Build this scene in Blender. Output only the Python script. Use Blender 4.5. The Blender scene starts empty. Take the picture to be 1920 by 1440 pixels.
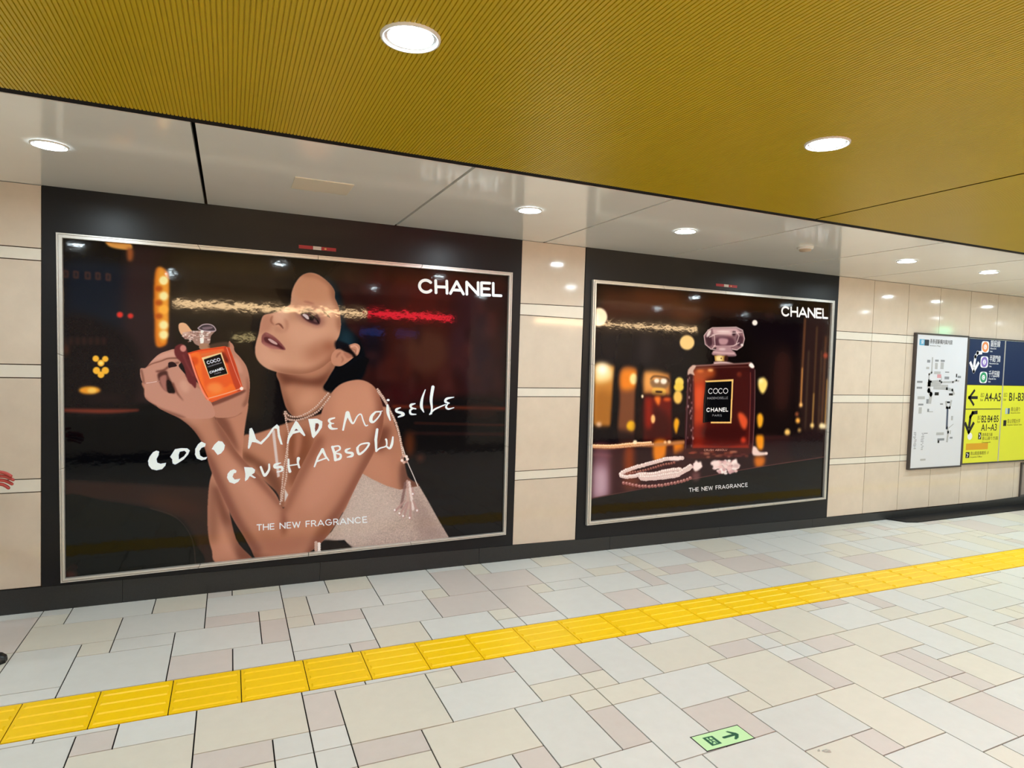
import bpy, bmesh, math, random
import numpy as np
from mathutils import Vector, Matrix

SC = bpy.context.scene
COL = SC.collection

# ---------------------------------------------------------------- camera, world, exposure
FPX = 1198.02                                     # focal length in pixels of a 1920-wide picture
CH = 1.62315                                      # camera height
cam_d = bpy.data.cameras.new('camera'); cam = bpy.data.objects.new('camera', cam_d); COL.objects.link(cam)
cam_d.sensor_width = 36.0; cam_d.lens = FPX/1920*36.0; cam_d.clip_start = .02; cam_d.clip_end = 200
RR = Vector((0.9145437, -0.4032221, 0.0319642)); UU = Vector((-0.0122559, 0.0513638, 0.9986048)); FF = Vector((0.4043013, 0.9136595, -0.0420326))
m3 = Matrix((RR, UU, -FF)).transposed()
cam.matrix_world = Matrix.Translation((0, 0, CH)) @ m3.to_4x4()
SC.camera = cam
w = bpy.data.worlds.new('world'); SC.world = w; w.use_nodes = True
w.node_tree.nodes['Background'].inputs[0].default_value = (.9, .95, 1, 1)
w.node_tree.nodes['Background'].inputs[1].default_value = .02
SC.view_settings.view_transform = 'Standard'; SC.view_settings.look = 'None'
SC.view_settings.gamma = 1.0; SC.view_settings.use_curve_mapping = False
SC.view_settings.exposure = 0.0
LAMP = 1.0                                        # scale of every downlight
try:
    SC.cycles.sample_clamp_indirect = 6; SC.cycles.caustics_reflective = False; SC.cycles.caustics_refractive = False
    SC.cycles.max_bounces = 8; SC.cycles.diffuse_bounces = 5; SC.cycles.blur_glossy = .5
except Exception: pass
# room sizes (metres): the poster wall stands at Y = YW, the opposite wall at YB
YW, YB, ZC = 4.605, -1.0, 2.543
Y1, Y2 = 2.975, .62                               # edges of the yellow ceiling
XL, XR = -7.0, 22.0
random.seed(4)

# ---- small painting engine for flat prints (posters, signs) ----
def homog(src, dst):
    A = []; b = []
    for (x, y), (u, v) in zip(src, dst):
        A.append([x, y, 1, 0, 0, 0, -u*x, -u*y]); b.append(u)
        A.append([0, 0, 0, x, y, 1, -v*x, -v*y]); b.append(v)
    return np.append(np.linalg.solve(np.array(A, float), np.array(b, float)), 1).reshape(3, 3)
def box1(a, r, ax):
    if r < 1: return a
    a = np.moveaxis(a, ax, 0); n = a.shape[0]
    c = np.concatenate([np.zeros((1,)+a.shape[1:], np.float32), np.cumsum(a, 0, dtype=np.float64).astype(np.float32)])
    i = np.arange(n); lo = np.clip(i-r, 0, n); hi = np.clip(i+r+1, 0, n)
    return np.moveaxis((c[hi]-c[lo])/(2*r+1), 0, ax)
def blur(a, s):
    if s <= .3: return a
    if s < 1.2:
        k = s*.25
        for ax in (0, 1):
            p = np.pad(a, [(1, 1) if i == ax else (0, 0) for i in range(2)], mode='edge')
            sl = lambda q: tuple(slice(q, q+a.shape[ax]) if i == ax else slice(None) for i in range(2))
            a = p[sl(0)]*k + p[sl(1)]*(1-2*k) + p[sl(2)]*k
        return a
    r = max(1, int(round((np.sqrt(4*s*s+1)-1)/2)))
    for _ in range(3):
        a = box1(a, r, 0); a = box1(a, r, 1)
    return a
def smooth_closed(p, n=6, closed=True):
    p = np.asarray(p, float); m = len(p); out = []
    for i in range(m if closed else m-1):
        if closed: a, b, c, d = p[(i-1) % m], p[i], p[(i+1) % m], p[(i+2) % m]
        else: a, b, c, d = p[max(i-1, 0)], p[i], p[i+1], p[min(i+2, m-1)]
        for t in np.arange(n)/n:
            out.append(.5*((2*b)+(-a+c)*t+(2*a-5*b+4*c-d)*t*t+(-a+3*b-3*c+d)*t**3))
    if not closed: out.append(p[-1])
    return np.array(out)
ARC = lambda cx, cy, rx, ry, a0, a1, n=12: [(cx+rx*np.cos(np.radians(a0+(a1-a0)*i/n)), cy+ry*np.sin(np.radians(a0+(a1-a0)*i/n))) for i in range(n+1)]
GL = {  # stroke letters: (advance, strokes)
 'C': (.92, [ARC(.46, .5, .46, .5, 42, 318, 20)]), 'O': (1.0, [ARC(.5, .5, .5, .5, 0, 360, 26)]),
 'H': (.78, [[(0, 0), (0, 1)], [(.78, 0), (.78, 1)], [(0, .5), (.78, .5)]]),
 'A': (.92, [[(0, 0), (.46, 1), (.92, 0)], [(.16, .3), (.76, .3)]]),
 'N': (.8, [[(0, 0), (0, 1), (.8, 0), (.8, 1)]]),
 'E': (.58, [[(.58, 0), (0, 0), (0, 1), (.58, 1)], [(0, .52), (.52, .52)]]),
 'L': (.55, [[(0, 1), (0, 0), (.55, 0)]]), 'P': (.62, [[(0, 0), (0, 1), (.35, 1)]+ARC(.35, .74, .27, .26, 90, -90, 8)+[(0, .48)]]),
 'R': (.68, [[(0, 0), (0, 1), (.35, 1)]+ARC(.35, .74, .28, .26, 90, -90, 8)+[(0, .48)], [(.35, .48), (.68, 0)]]),
 'I': (.04, [[(0.02, 0), (.02, 1)]]), 'S': (.6, [ARC(.3, .75, .27, .25, 40, 250, 10)+ARC(.3, .25, .28, .26, 70, -140, 10)]),
 'M': (.95, [[(0, 0), (0, 1), (.475, .25), (.95, 1), (.95, 0)]]), 'D': (.8, [[(0, 0), (0, 1), (.3, 1)]+ARC(.3, .5, .5, .5, 90, -90, 12)+[(0, 0)]]),
 'T': (.7, [[(0, 1), (.7, 1)], [(.35, 1), (.35, 0)]]), 'W': (1.15, [[(0, 1), (.29, 0), (.575, .95), (.86, 0), (1.15, 1)]]),
 'F': (.55, [[(0, 0), (0, 1), (.55, 1)], [(0, .5), (.48, .5)]]),
 'G': (.95, [ARC(.46, .5, .46, .5, 45, 345, 20)+[(.93, .45), (.5, .45)]]),
 'U': (.75, [[(0, 1), (0, .37)]+ARC(.375, .37, .375, .37, 180, 360, 10)+[(.75, 1)]]),
 'B': (.65, [[(0, 0), (0, 1), (.35, 1)]+ARC(.35, .76, .24, .24, 90, -90, 8)+[(0, .52)], [(.35, .52)]+ARC(.36, .26, .28, .26, 90, -90, 8)+[(0, 0)]]),
 ' ': (.35, [])}
class Paint:
    def __init__(s, w, h, quad, base):
        s.w, s.h = w, h
        s.H = homog(quad, [(0, 0), (w, 0), (w, h), (0, h)])
        s.im = np.zeros((h, w, 3), np.float32); s.im[:] = np.array(base)/255.
        s.rng = np.random.RandomState(3)
    def m(s, fr, pts):
        if fr is None: return np.asarray(pts, float)
        p = np.asarray(pts, float)/fr[2]+np.array(fr[:2])
        q = np.c_[p, np.ones(len(p))]@s.H.T
        return q[:, :2]/q[:, 2:]
    def sc(s, fr, pt):
        if fr is None: return 1.
        q = s.m(fr, [pt, (pt[0]+fr[2], pt[1]), (pt[0], pt[1]+fr[2])])
        return (np.linalg.norm(q[1]-q[0])+np.linalg.norm(q[2]-q[0]))/2
    def bb(s, q, pad):
        x0, y0 = np.floor(q.min(0)-pad).astype(int); x1, y1 = np.ceil(q.max(0)+pad).astype(int)
        return max(x0, 0), max(y0, 0), min(x1+1, s.w), min(y1+1, s.h)
    def rast(s, q, b):
        x0, y0, x1, y1 = b; X = np.arange(x0, x1)+.5
        M = np.zeros((y1-y0, x1-x0), np.float32)
        for sub in (.25, .75):
            Y = np.arange(y0, y1)+sub; m = np.zeros(M.shape, bool)
            for (ax, ay), (bx, by) in zip(q, np.roll(q, -1, 0)):
                if ay == by: continue
                r = np.nonzero((ay <= Y) != (by <= Y))[0]
                if len(r) == 0: continue
                xc = ax+(Y[r]-ay)*(bx-ax)/(by-ay)
                m[r] ^= X[None, :] > xc[:, None]
            M += m*.5
        return M
    def put(s, M, b, col, a, bl, clip, tex=0):
        x0, y0, x1, y1 = b; M = blur(M, bl)*a
        if clip is not None: M = M*clip[y0:y1, x0:x1]
        c = np.array(col, np.float32)/255.
        v = s.im[y0:y1, x0:x1]
        if tex:
            n = s.rng.normal(0, 1, M.shape).astype(np.float32); n = (n*.5+blur(n, 1.6)*2.2)*tex
            c = c[None, None]*(1+n[..., None])
        v += (c-v)*np.clip(M, 0, 1)[..., None]
    def f(s, fr, pts, col, bl=.5, a=1., sm=True, clip=None, keep=False, tex=0):
        q = s.m(fr, pts)
        if sm: q = smooth_closed(q)
        k = bl*s.sc(fr, pts[0])*(fr[3] if fr and len(fr) > 3 else 1); b = s.bb(q, k*3+2)
        if b[2] <= b[0] or b[3] <= b[1]: return None
        M = s.rast(q, b); s.put(M, b, col, a, k, clip, tex)
        if keep:
            F = np.zeros((s.h, s.w), np.float32); F[b[1]:b[3], b[0]:b[2]] = blur(M, k)
            return F
    def e(s, fr, cx, cy, rx, ry, col, bl=.5, a=1., rot=0, **k):
        t = np.radians(np.arange(0, 360, 15)); c, d = np.cos(np.radians(rot)), np.sin(np.radians(rot))
        s.f(fr, [(cx+rx*np.cos(i)*c-ry*np.sin(i)*d, cy+rx*np.cos(i)*d+ry*np.sin(i)*c) for i in t], col, bl, a, sm=False, **k)
    def s_(s, fr, pts, w, col, bl=.4, a=1., sm=True, clip=None, closed=False):
        w = np.atleast_1d(np.array(w, float)); pts = np.asarray(pts, float); n = len(pts)
        ww = np.interp(np.linspace(0, 1, n), np.linspace(0, 1, len(w)), w)
        q = s.m(fr, pts); ww = ww/(fr[2] if fr else 1)*np.array([s.sc(fr, p) for p in pts])
        if sm and n > 2:
            z = smooth_closed(np.c_[q, ww], 5, closed); q, ww = z[:, :2], z[:, 2]
        k = bl*s.sc(fr, pts[0])*(fr[3] if fr and len(fr) > 3 else 1); b = s.bb(q, k*3+2+ww.max())
        if b[2] <= b[0] or b[3] <= b[1]: return
        M = np.zeros((b[3]-b[1], b[2]-b[0]), np.float32)
        for i in range(len(q)-1):
            p0, p1, r0, r1 = q[i], q[i+1], ww[i]/2, ww[i+1]/2; R = max(r0, r1)+1.5
            X0, Y0 = np.maximum(np.floor(np.minimum(p0, p1)-R).astype(int), (b[0], b[1])); X1, Y1 = np.minimum(np.ceil(np.maximum(p0, p1)+R).astype(int)+1, (b[2], b[3]))
            if X1 <= X0 or Y1 <= Y0: continue
            gx, gy = np.meshgrid(np.arange(X0, X1)+.5, np.arange(Y0, Y1)+.5); d = p1-p0; L = d@d+1e-9
            t = np.clip(((gx-p0[0])*d[0]+(gy-p0[1])*d[1])/L, 0, 1)
            D = np.hypot(gx-p0[0]-t*d[0], gy-p0[1]-t*d[1])-(r0+(r1-r0)*t)
            v = M[Y0-b[1]:Y1-b[1], X0-b[0]:X1-b[0]]; np.maximum(v, np.clip(.5-D, 0, 1), out=v)
        s.put(M, b, col, a, k, clip)
    def beads(s, fr, pts, r, step, cols, n=4):
        q = smooth_closed(np.asarray(pts, float), 12, False); d = np.r_[0, np.cumsum(np.linalg.norm(np.diff(q, axis=0), axis=1))]
        for t in np.arange(0, d[-1], step):
            x, y = np.interp(t, d, q[:, 0]), np.interp(t, d, q[:, 1]); j = s.rng.uniform(-.15, .15, 2)*r
            s.e(fr, x+j[0], y+j[1], r, r, cols[0], .3, .95); s.e(fr, x+j[0]-r*.25, y+j[1]-r*.3, r*.45, r*.45, cols[1], .3, .9)
    def t(s, fr, quad, text, wt, col, a=1., bl=.25, gap=.28):
        # quad: baseline-left, baseline-right, top-right, top-left
        tot = sum(GL[c][0] for c in text)+gap*(len(text)-1)
        quad = s.m(fr, quad); Hq = homog([(0, 0), (tot, 0), (tot, 1), (0, 1)], quad); x = 0
        ht = np.hypot(quad[3][0]-quad[0][0], quad[3][1]-quad[0][1])
        for c in text:
            for st in GL[c][1]:
                p = np.array(st, float); p[:, 0] += x; p[:, 1] = wt/2+p[:, 1]*(1-wt)
                z = np.c_[p, np.ones(len(p))]@Hq.T
                s.s_(None, z[:, :2]/z[:, 2:], wt*ht, col, bl*2, a, sm=False)
            x += GL[c][0]+gap

def poster_one():
    P = Paint(1700, 1200, [(117, 446), (955, 517), (944, 998), (122, 1085)], (17, 13, 14))
    A = (240, 480, 4.174); B = (500, 380, 3.79); Cc = (240, 700, 2.909); Dd = (0, 320, 3.6); E = (0, 700, 3.2)
    Hh = (250, 580, 7.2, .6); K = (270, 720, 6.); M = (560, 710, 6.); O = (0, 0, 1.)
    # bar behind
    P.f(O, [(110, 500), (250, 510), (250, 650), (110, 640)], (17, 22, 31), 12)
    P.f(O, [(245, 450), (330, 460), (325, 760), (240, 765)], (42, 26, 26), 9)
    P.f(O, [(320, 470), (545, 490), (500, 700), (480, 790), (330, 640)], (34, 24, 15), 12)
    P.f(O, [(640, 500), (960, 520), (950, 770), (700, 770)], (44, 17, 15), 18)
    P.f(O, [(730, 500), (830, 510), (840, 700), (740, 690)], (58, 24, 16), 16, .8)
    for x, y, rx, ry, c in [(790, 560, 50, 25, (70, 24, 18)), (800, 660, 45, 40, (74, 42, 30)), (745, 690, 30, 25, (66, 26, 20)), (880, 600, 30, 60, (48, 24, 26)), (900, 700, 35, 50, (40, 24, 28)), (850, 530, 40, 16, (62, 24, 18)), (860, 660, 18, 45, (52, 28, 30)), (700, 650, 22, 40, (14, 14, 22)), (760, 740, 50, 18, (52, 12, 14)), (905, 640, 12, 60, (30, 18, 24)), (930, 730, 14, 60, (34, 18, 20))]:
        P.e(O, x, y, rx, ry, c, 8, .75)
    rg = np.random.RandomState(5)
    for _ in range(90):
        x, y = rg.uniform(650, 945), rg.uniform(500, 760); v = rg.uniform(.5, 1.5)
        P.e(O, x, y, rg.uniform(4, 16), rg.uniform(5, 26), tuple(np.clip(np.array((52, 25, 22))*v, 0, 255)), 4, .35)
    P.f(O, [(110, 775), (420, 770), (420, 905), (110, 895)], (3, 3, 6), 5)
    P.f(O, [(110, 590), (255, 640), (250, 765), (110, 765)], (22, 14, 15), 8)
    P.f(O, [(745, 772), (960, 762), (960, 1000), (840, 1010), (790, 900)], (17, 14, 14), 6)
    P.s_(O, [(118, 769), (200, 771), (262, 769)], [7, 9, 5], (120, 48, 32), 2.2, .9)
    P.s_(O, [(740, 762), (850, 764), (950, 766)], 5, (120, 44, 24), 2, .7)
    P.s_(O, [(780, 793), (950, 797)], 3, (70, 30, 22), 1.6, .7); P.s_(O, [(775, 812), (950, 814)], 4, (62, 30, 26), 2, .6)
    P.f(O, [(112, 898), (250, 905), (420, 915), (440, 1060), (374, 1062), (372, 1010), (345, 972), (285, 950), (200, 938), (112, 934)], (44, 27, 22), 4, sm=False)
    P.e(O, 330, 945, 60, 14, (74, 38, 24), 10, .5, 14)
    P.f(O, [(112, 936), (205, 940), (285, 954), (340, 975), (366, 1012), (372, 1064), (115, 1090)], (13, 14, 11), 1.6)
    P.s_(O, [(285, 952), (335, 970), (364, 1010), (371, 1062)], 1.4, (70, 55, 46), .7, .7)
    P.e(O, 134, 1078, 12, 9, (84, 40, 32), 4, .8); P.e(O, 140, 1062, 9, 6, (48, 24, 20), 4, .6)
    P.e(O, 770, 832, 9, 24, (96, 44, 22), 5, .8); P.e(O, 790, 858, 7, 7, (90, 44, 30), 4, .7); P.e(O, 905, 770, 30, 12, (44, 18, 14), 8, .7)
    P.e(O, 775, 940, 30, 6, (30, 20, 20), 6, .6)
    # lights
    P.f(Dd, [(720, 475), (800, 478), (880, 490), (905, 515), (890, 538), (820, 535), (745, 515)], (224, 150, 70), 1.6)
    P.f(Dd, [(870, 530), (910, 540), (905, 605), (875, 610)], (150, 78, 40), 2.5)
    for x, y, w_ in [(450, 700, 26), (520, 705, 26), (600, 712, 28), (670, 715, 24), (740, 722, 24)]:
        P.s_(Dd, [(x-w_*.5, y-22), (x+w_*.5, y-18), (x+w_*.5, y+22), (x-w_*.5, y+20), (x-w_*.5, y-22)], 13, (78, 44, 34), 1.6, .8, sm=False)
    for x in range(440, 740, 45): P.e(Dd, x, 1140+(x % 3)*6, 16, 28, (64, 34, 26), 2, .5)
    P.e(Dd, 820, 975, 22, 20, (215, 50, 38), 1.4); P.e(Dd, 892, 983, 20, 18, (205, 48, 38), 1.4)
    P.f(Dd, [(1065, 670), (1140, 680), (1155, 760), (1150, 900), (1150, 1050), (1145, 1130), (1130, 1180), (1065, 1180), (1055, 1000), (1050, 900)], (214, 112, 26), 2)
    P.f(Dd, [(1080, 690), (1130, 690), (1150, 750), (1140, 1120), (1085, 1120)], (238, 158, 52), 2.5, .8)
    for y in (745, 850, 940, 1045, 1110): P.e(Dd, 1118, y, 30, 30, (252, 226, 150) if y != 940 else (250, 170, 60), 1.6)
    for y in (800, 895, 985): P.e(Dd, 1085, y, 26, 20, (170, 64, 14), 2, .8)
    for x, y, r in [(655, 1270, 23), (720, 1272, 22), (690, 1300, 24), (660, 1350, 26), (720, 1350, 26), (690, 1378, 24)]: P.e(Dd, x, y, r, r*.95, (246, 176, 52), .9)
    P.e(Dd, 690, 1300, 14, 12, (255, 214, 110), 1); P.e(Dd, 450, 1210, 22, 40, (90, 44, 24), 4, .7)
    P.e(E, 545, 102, 66, 24, (232, 146, 40), 2); P.e(E, 560, 104, 28, 16, (255, 200, 90), 2)
    P.e(E, 640, 150, 120, 20, (40, 24, 24), 6, .6)
    # hair
    P.f(O, [(575, 508), (610, 512), (640, 545), (652, 610), (680, 640), (690, 690), (672, 722), (640, 745), (620, 745), (590, 700), (560, 560)], (12, 14, 18), 2)
    P.f(O, [(615, 520), (642, 560), (655, 640), (640, 660), (625, 600)], (22, 36, 44), 4, .8); P.e(O, 655, 640, 13, 22, (32, 58, 68), 5, .7)
    P.f(A, [(1040, 430), (1250, 400), (1300, 420), (1100, 500), (1060, 600), (1030, 700), (1010, 760), (980, 640), (990, 500)], (16, 9, 10), 2.4)
    # torso, chest and neck
    sk = (178, 122, 94)
    tor = P.f(Cc, [(640, 345), (700, 330), (780, 305), (880, 270), (1000, 240), (1150, 200), (1400, 180), (1450, 240), (1500, 400), (1530, 560), (1592, 612), (1500, 700), (1200, 760), (1000, 640), (860, 730), (820, 640), (640, 480)], (176, 116, 88), 1, keep=True)
    P.f(Cc, [(720, 340), (850, 330), (850, 560), (760, 600), (660, 480)], (192, 130, 100), 8, .7, clip=tor)
    P.f(Cc, [(880, 330), (1010, 330), (1000, 520), (900, 620), (880, 480)], (122, 66, 42), 7, .8, clip=tor)
    P.f(Cc, [(930, 300), (960, 320), (950, 420), (920, 460)], (190, 124, 96), 3, .7, clip=tor)
    P.f(Cc, [(800, 520), (850, 600), (850, 760), (800, 640), (700, 500), (650, 480), (640, 420)], (100, 54, 36), 5, .8, clip=tor)
    P.f(Cc, [(1380, 380), (1440, 500), (1440, 640), (1290, 560), (1330, 420)], (196, 132, 102), 8, .6, clip=tor)
    P.f(Cc, [(1380, 300), (1440, 300), (1400, 420), (1350, 400)], (100, 52, 38), 6, .8, clip=tor)
    P.f(Cc, [(1500, 480), (1600, 600), (1500, 640)], (92, 54, 42), 4, .8, clip=tor)
    nk = P.f(A, [(1190, 900), (1205, 1000), (1230, 1110), (1262, 1200), (1330, 1262), (1440, 1240), (1560, 1150), (1600, 1080), (1545, 1030), (1580, 960), (1640, 820), (1400, 860)], (184, 124, 94), .8, keep=True)
    P.f(A, [(1180, 890), (1300, 930), (1440, 960), (1560, 920), (1640, 820), (1560, 1000), (1480, 1020), (1300, 1000), (1230, 1010)], (104, 56, 40), 5, .9, clip=nk)
    P.f(A, [(1190, 950), (1260, 1100), (1330, 1262), (1260, 1230)], (120, 70, 50), 5, .8, clip=nk)
    P.f(A, [(1380, 1060), (1480, 1060), (1500, 1140), (1400, 1190), (1340, 1150)], (206, 146, 114), 7, .8, clip=nk)
    # face
    N = (460, 490, 5.762, .33)
    fc = P.f(N, [(515, 430), (525, 340), (560, 250), (620, 170), (700, 132), (785, 140), (870, 190), (945, 262), (985, 330), (988, 400), (1010, 450), (1034, 520), (1048, 620), (1052, 700), (1036, 800), (1005, 870), (1000, 960), (1000, 1030), (930, 1085), (850, 1150), (750, 1197), (640, 1222), (520, 1222), (380, 1200), (260, 1160), (180, 1100), (138, 1030), (128, 950), (142, 870), (165, 790), (178, 730), (190, 660), (215, 596), (260, 572), (330, 556), (400, 530), (460, 500), (508, 470)], (208, 150, 118), 2.2, keep=True)
    P.f(N, [(560, 260), (700, 140), (900, 230), (970, 340), (900, 440), (600, 430)], (205, 142, 106), 14, .8, clip=fc)
    P.f(N, [(880, 180), (1000, 300), (1060, 520), (1060, 760), (1010, 700), (1000, 520), (950, 400), (930, 280)], (150, 94, 68), 10, .8, clip=fc)
    P.f(N, [(600, 150), (700, 128), (860, 180), (960, 280), (900, 250), (780, 180), (680, 170)], (164, 104, 76), 9, .7, clip=fc)
    P.e(N, 740, 780, 190, 80, (226, 170, 138), 34, .8, -12, clip=fc); P.e(N, 560, 760, 90, 110, (222, 164, 132), 26, .7, clip=fc)
    P.f(N, [(660, 1000), (800, 900), (960, 850), (1010, 900), (990, 1010), (880, 1020), (760, 1080)], (166, 102, 74), 30, .8, clip=fc)
    P.f(N, [(880, 900), (980, 880), (980, 950), (900, 960)], (150, 86, 60), 16, .7, clip=fc)
    P.f(N, [(300, 1150), (500, 1170), (700, 1170), (860, 1090), (1000, 960), (960, 1120), (760, 1230), (480, 1240)], (140, 84, 60), 16, .85, clip=fc)
    P.e(N, 340, 1060, 130, 60, (224, 166, 136), 26, .6, 20, clip=fc); P.e(N, 230, 980, 40, 90, (216, 156, 128), 16, .6, clip=fc)
    # far cheek, nose, nostril
    P.f(N, [(190, 640), (240, 580), (300, 570), (318, 640), (310, 720), (250, 770), (170, 780)], (186, 124, 98), 12, .85, clip=fc)
    P.f(N, [(330, 560), (440, 500), (520, 480), (500, 560), (450, 640), (380, 670), (335, 640)], (224, 168, 138), 12, .85, clip=fc)
    P.f(N, [(500, 480), (600, 470), (620, 600), (560, 640), (500, 620), (470, 580)], (186, 128, 100), 18, .6, clip=fc)
    P.s_(N, [(316, 596), (302, 630), (306, 662), (335, 692)], [10, 16, 14, 6], (138, 78, 58), 3, .85, clip=fc)
    P.s_(N, [(352, 688), (385, 680), (408, 696), (430, 726)], [8, 14, 20, 12], (112, 58, 44), 2.4, .9, clip=fc)
    P.s_(N, [(440, 620), (470, 660), (474, 720), (450, 760)], [6, 22, 20, 6], (178, 116, 90), 7, .7, clip=fc); P.f(N, [(340, 700), (430, 735), (440, 770), (340, 760)], (188, 128, 102), 9, .6, clip=fc)
    # eyes and brows
    P.f(N, [(200, 560), (120, 540), (140, 500), (260, 495), (380, 500), (440, 500), (420, 530), (330, 556), (250, 570)], (30, 15, 15), 4, .95)
    P.f(N, [(560, 560), (620, 510), (720, 495), (820, 560), (880, 660), (820, 710), (720, 690), (630, 640)], (158, 102, 86), 13, .85, clip=fc)
    P.f(N, [(618, 572), (640, 532), (690, 512), (740, 524), (795, 570), (832, 640), (812, 686), (760, 680), (700, 655), (650, 618)], (66, 34, 38), 4, .95, clip=fc)
    P.f(N, [(640, 540), (700, 522), (760, 560), (800, 620), (740, 590), (680, 560)], (100, 58, 56), 4, .8)
    P.f(N, [(640, 582), (660, 572), (695, 588), (712, 626), (690, 628), (660, 604)], (214, 192, 186), 1.4); P.e(N, 738, 618, 27, 26, (22, 13, 16), 2); P.f(N, [(765, 620), (800, 650), (790, 664), (760, 650)], (100, 66, 66), 2)
    P.s_(N, [(628, 578), (670, 556), (730, 578), (790, 630), (818, 676)], [8, 12, 14, 16, 8], (20, 10, 14), 1.6, .95)
    P.f(N, [(845, 528), (880, 545), (936, 602), (928, 610), (880, 575)], (70, 38, 32), 1.6, .95); P.f(N, [(650, 440), (700, 436), (770, 464), (720, 462)], (170, 104, 84), 4, .8)
    # mouth
    P.f(N, [(200, 820), (215, 790), (245, 772), (290, 790), (345, 825), (400, 875), (456, 948), (430, 960), (370, 945), (300, 925), (235, 905), (200, 875)], (132, 70, 66), 2.4)
    P.f(N, [(225, 830), (262, 822), (320, 850), (380, 890), (440, 950), (370, 930), (300, 900), (240, 870)], (86, 36, 38), 2.2)
    P.f(N, [(268, 846), (290, 838), (330, 860), (366, 886), (364, 904), (310, 884)], (206, 162, 152), 1.6); P.f(N, [(205, 872), (280, 905), (360, 925), (400, 950), (320, 948), (240, 915)], (172, 104, 94), 3, .9)
    P.f(N, [(240, 776), (290, 790), (350, 828), (300, 815), (250, 800)], (156, 92, 84), 2.4, .7); P.s_(N, [(290, 950), (360, 975), (430, 975)], 14, (186, 124, 98), 7, .6, clip=fc)
    # ear
    P.f(N, [(955, 1010), (950, 1080), (985, 1128), (1050, 1134), (1120, 1095), (1190, 1040), (1236, 1012), (1258, 950), (1250, 908), (1205, 888), (1140, 905), (1060, 935), (1000, 955)], (198, 136, 106), 1.2)
    P.f(N, [(1035, 905), (1110, 900), (1160, 950), (1222, 1030), (1200, 1050), (1140, 1000), (1060, 955)], (20, 13, 14), 3); P.f(N, [(1000, 860), (1120, 890), (1140, 930), (1040, 950), (990, 930)], (18, 16, 20), 5, .9)
    P.s_(N, [(1160, 925), (1205, 915), (1235, 950), (1222, 995)], 14, (226, 168, 140), 2.4, .8); P.s_(N, [(1165, 945), (1205, 960), (1212, 990)], 9, (150, 92, 72), 2.4, .8)
    P.s_(N, [(1050, 985), (1020, 1010), (1005, 1040)], [8, 16, 8], (148, 88, 66), 3, .85); P.s_(N, [(1060, 1030), (1075, 1065), (1060, 1095)], [8, 18, 8], (160, 98, 74), 3, .8); P.f(N, [(1080, 985), (1150, 1000), (1180, 1030), (1120, 1050)], (168, 106, 82), 4, .8)
    P.f(A, [(1590, 850), (1640, 870), (1620, 940), (1545, 1030), (1600, 1060), (1700, 980), (1800, 960), (1900, 820), (1850, 800), (1790, 830), (1720, 880)], (12, 12, 14), 2)
    # rear forearm and hand
    ra = P.f(Cc, [(470, 120), (640, 90), (668, 160), (655, 260), (645, 340), (640, 480), (700, 560), (640, 640), (560, 660), (600, 900), (700, 1030), (500, 1032), (468, 960), (450, 880), (445, 760), (455, 600), (480, 500), (500, 300)], (190, 126, 98), .8, keep=True)
    P.f(Cc, [(500, 620), (560, 760), (640, 900), (720, 1030), (640, 1040), (560, 900), (480, 660)], (108, 58, 42), 4, .8, clip=ra); P.f(Cc, [(455, 600), (500, 640), (500, 900), (450, 880)], (130, 80, 60), 6, .7, clip=ra)
    P.e(Cc, 560, 900, 40, 90, (204, 140, 112), 8, .6, clip=ra)
    P.f(Cc, [(480, 210), (560, 260), (620, 430), (560, 360), (500, 290)], (112, 62, 46), 4, .8, clip=ra); P.s_(Cc, [(500, 240), (570, 240), (630, 215)], 5, (120, 66, 48), 1.4, .6)
    rh = P.f(Hh, [(1310, 470), (1350, 455), (1385, 500), (1400, 570), (1480, 660), (1560, 780), (1600, 950), (1595, 1140), (1555, 1290), (1400, 1440), (1090, 1440), (1050, 1200), (1250, 900)], (190, 128, 102), .7, keep=True)
    P.f(Hh, [(1060, 1240), (1500, 1090), (1500, 1140), (1110, 1300)], (104, 54, 42), 2.5, .8, clip=rh); P.f(Hh, [(1560, 900), (1600, 1100), (1560, 1290), (1500, 1300), (1560, 1150)], (122, 70, 52), 4, .7, clip=rh)
    P.e(Hh, 1440, 760, 40, 120, (212, 150, 124), 4, .7, -25, clip=rh)
    # dress
    dr = P.f(Cc, [(1280, 540), (1340, 575), (1420, 612), (1490, 632), (1595, 612), (1640, 690), (1700, 800), (1758, 900), (1500, 932), (1240, 960), (1190, 905), (1060, 915), (1120, 860), (1200, 730)], (184, 158, 142), .8, sm=False, keep=True, tex=.07)
    P.f(Cc, [(1290, 570), (1420, 640), (1480, 760), (1300, 900), (1140, 880), (1220, 700)], (206, 182, 164), 8, .5, clip=dr, tex=.05); P.f(Cc, [(1560, 640), (1660, 760), (1740, 900), (1600, 900), (1560, 760)], (150, 122, 110), 7, .6, clip=dr, tex=.06)
    P.f(Cc, [(985, 985), (1020, 930), (1080, 905), (1150, 912), (1200, 925), (1235, 960), (1100, 985)], (26, 18, 16), 1.4)
    P.f(Cc, [(796, 312), (812, 306), (840, 560), (826, 566)], (220, 200, 190), .6, .9, sm=False); P.f(Cc, [(866, 625), (886, 660), (866, 700)], (214, 196, 184), .7, sm=False)
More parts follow.
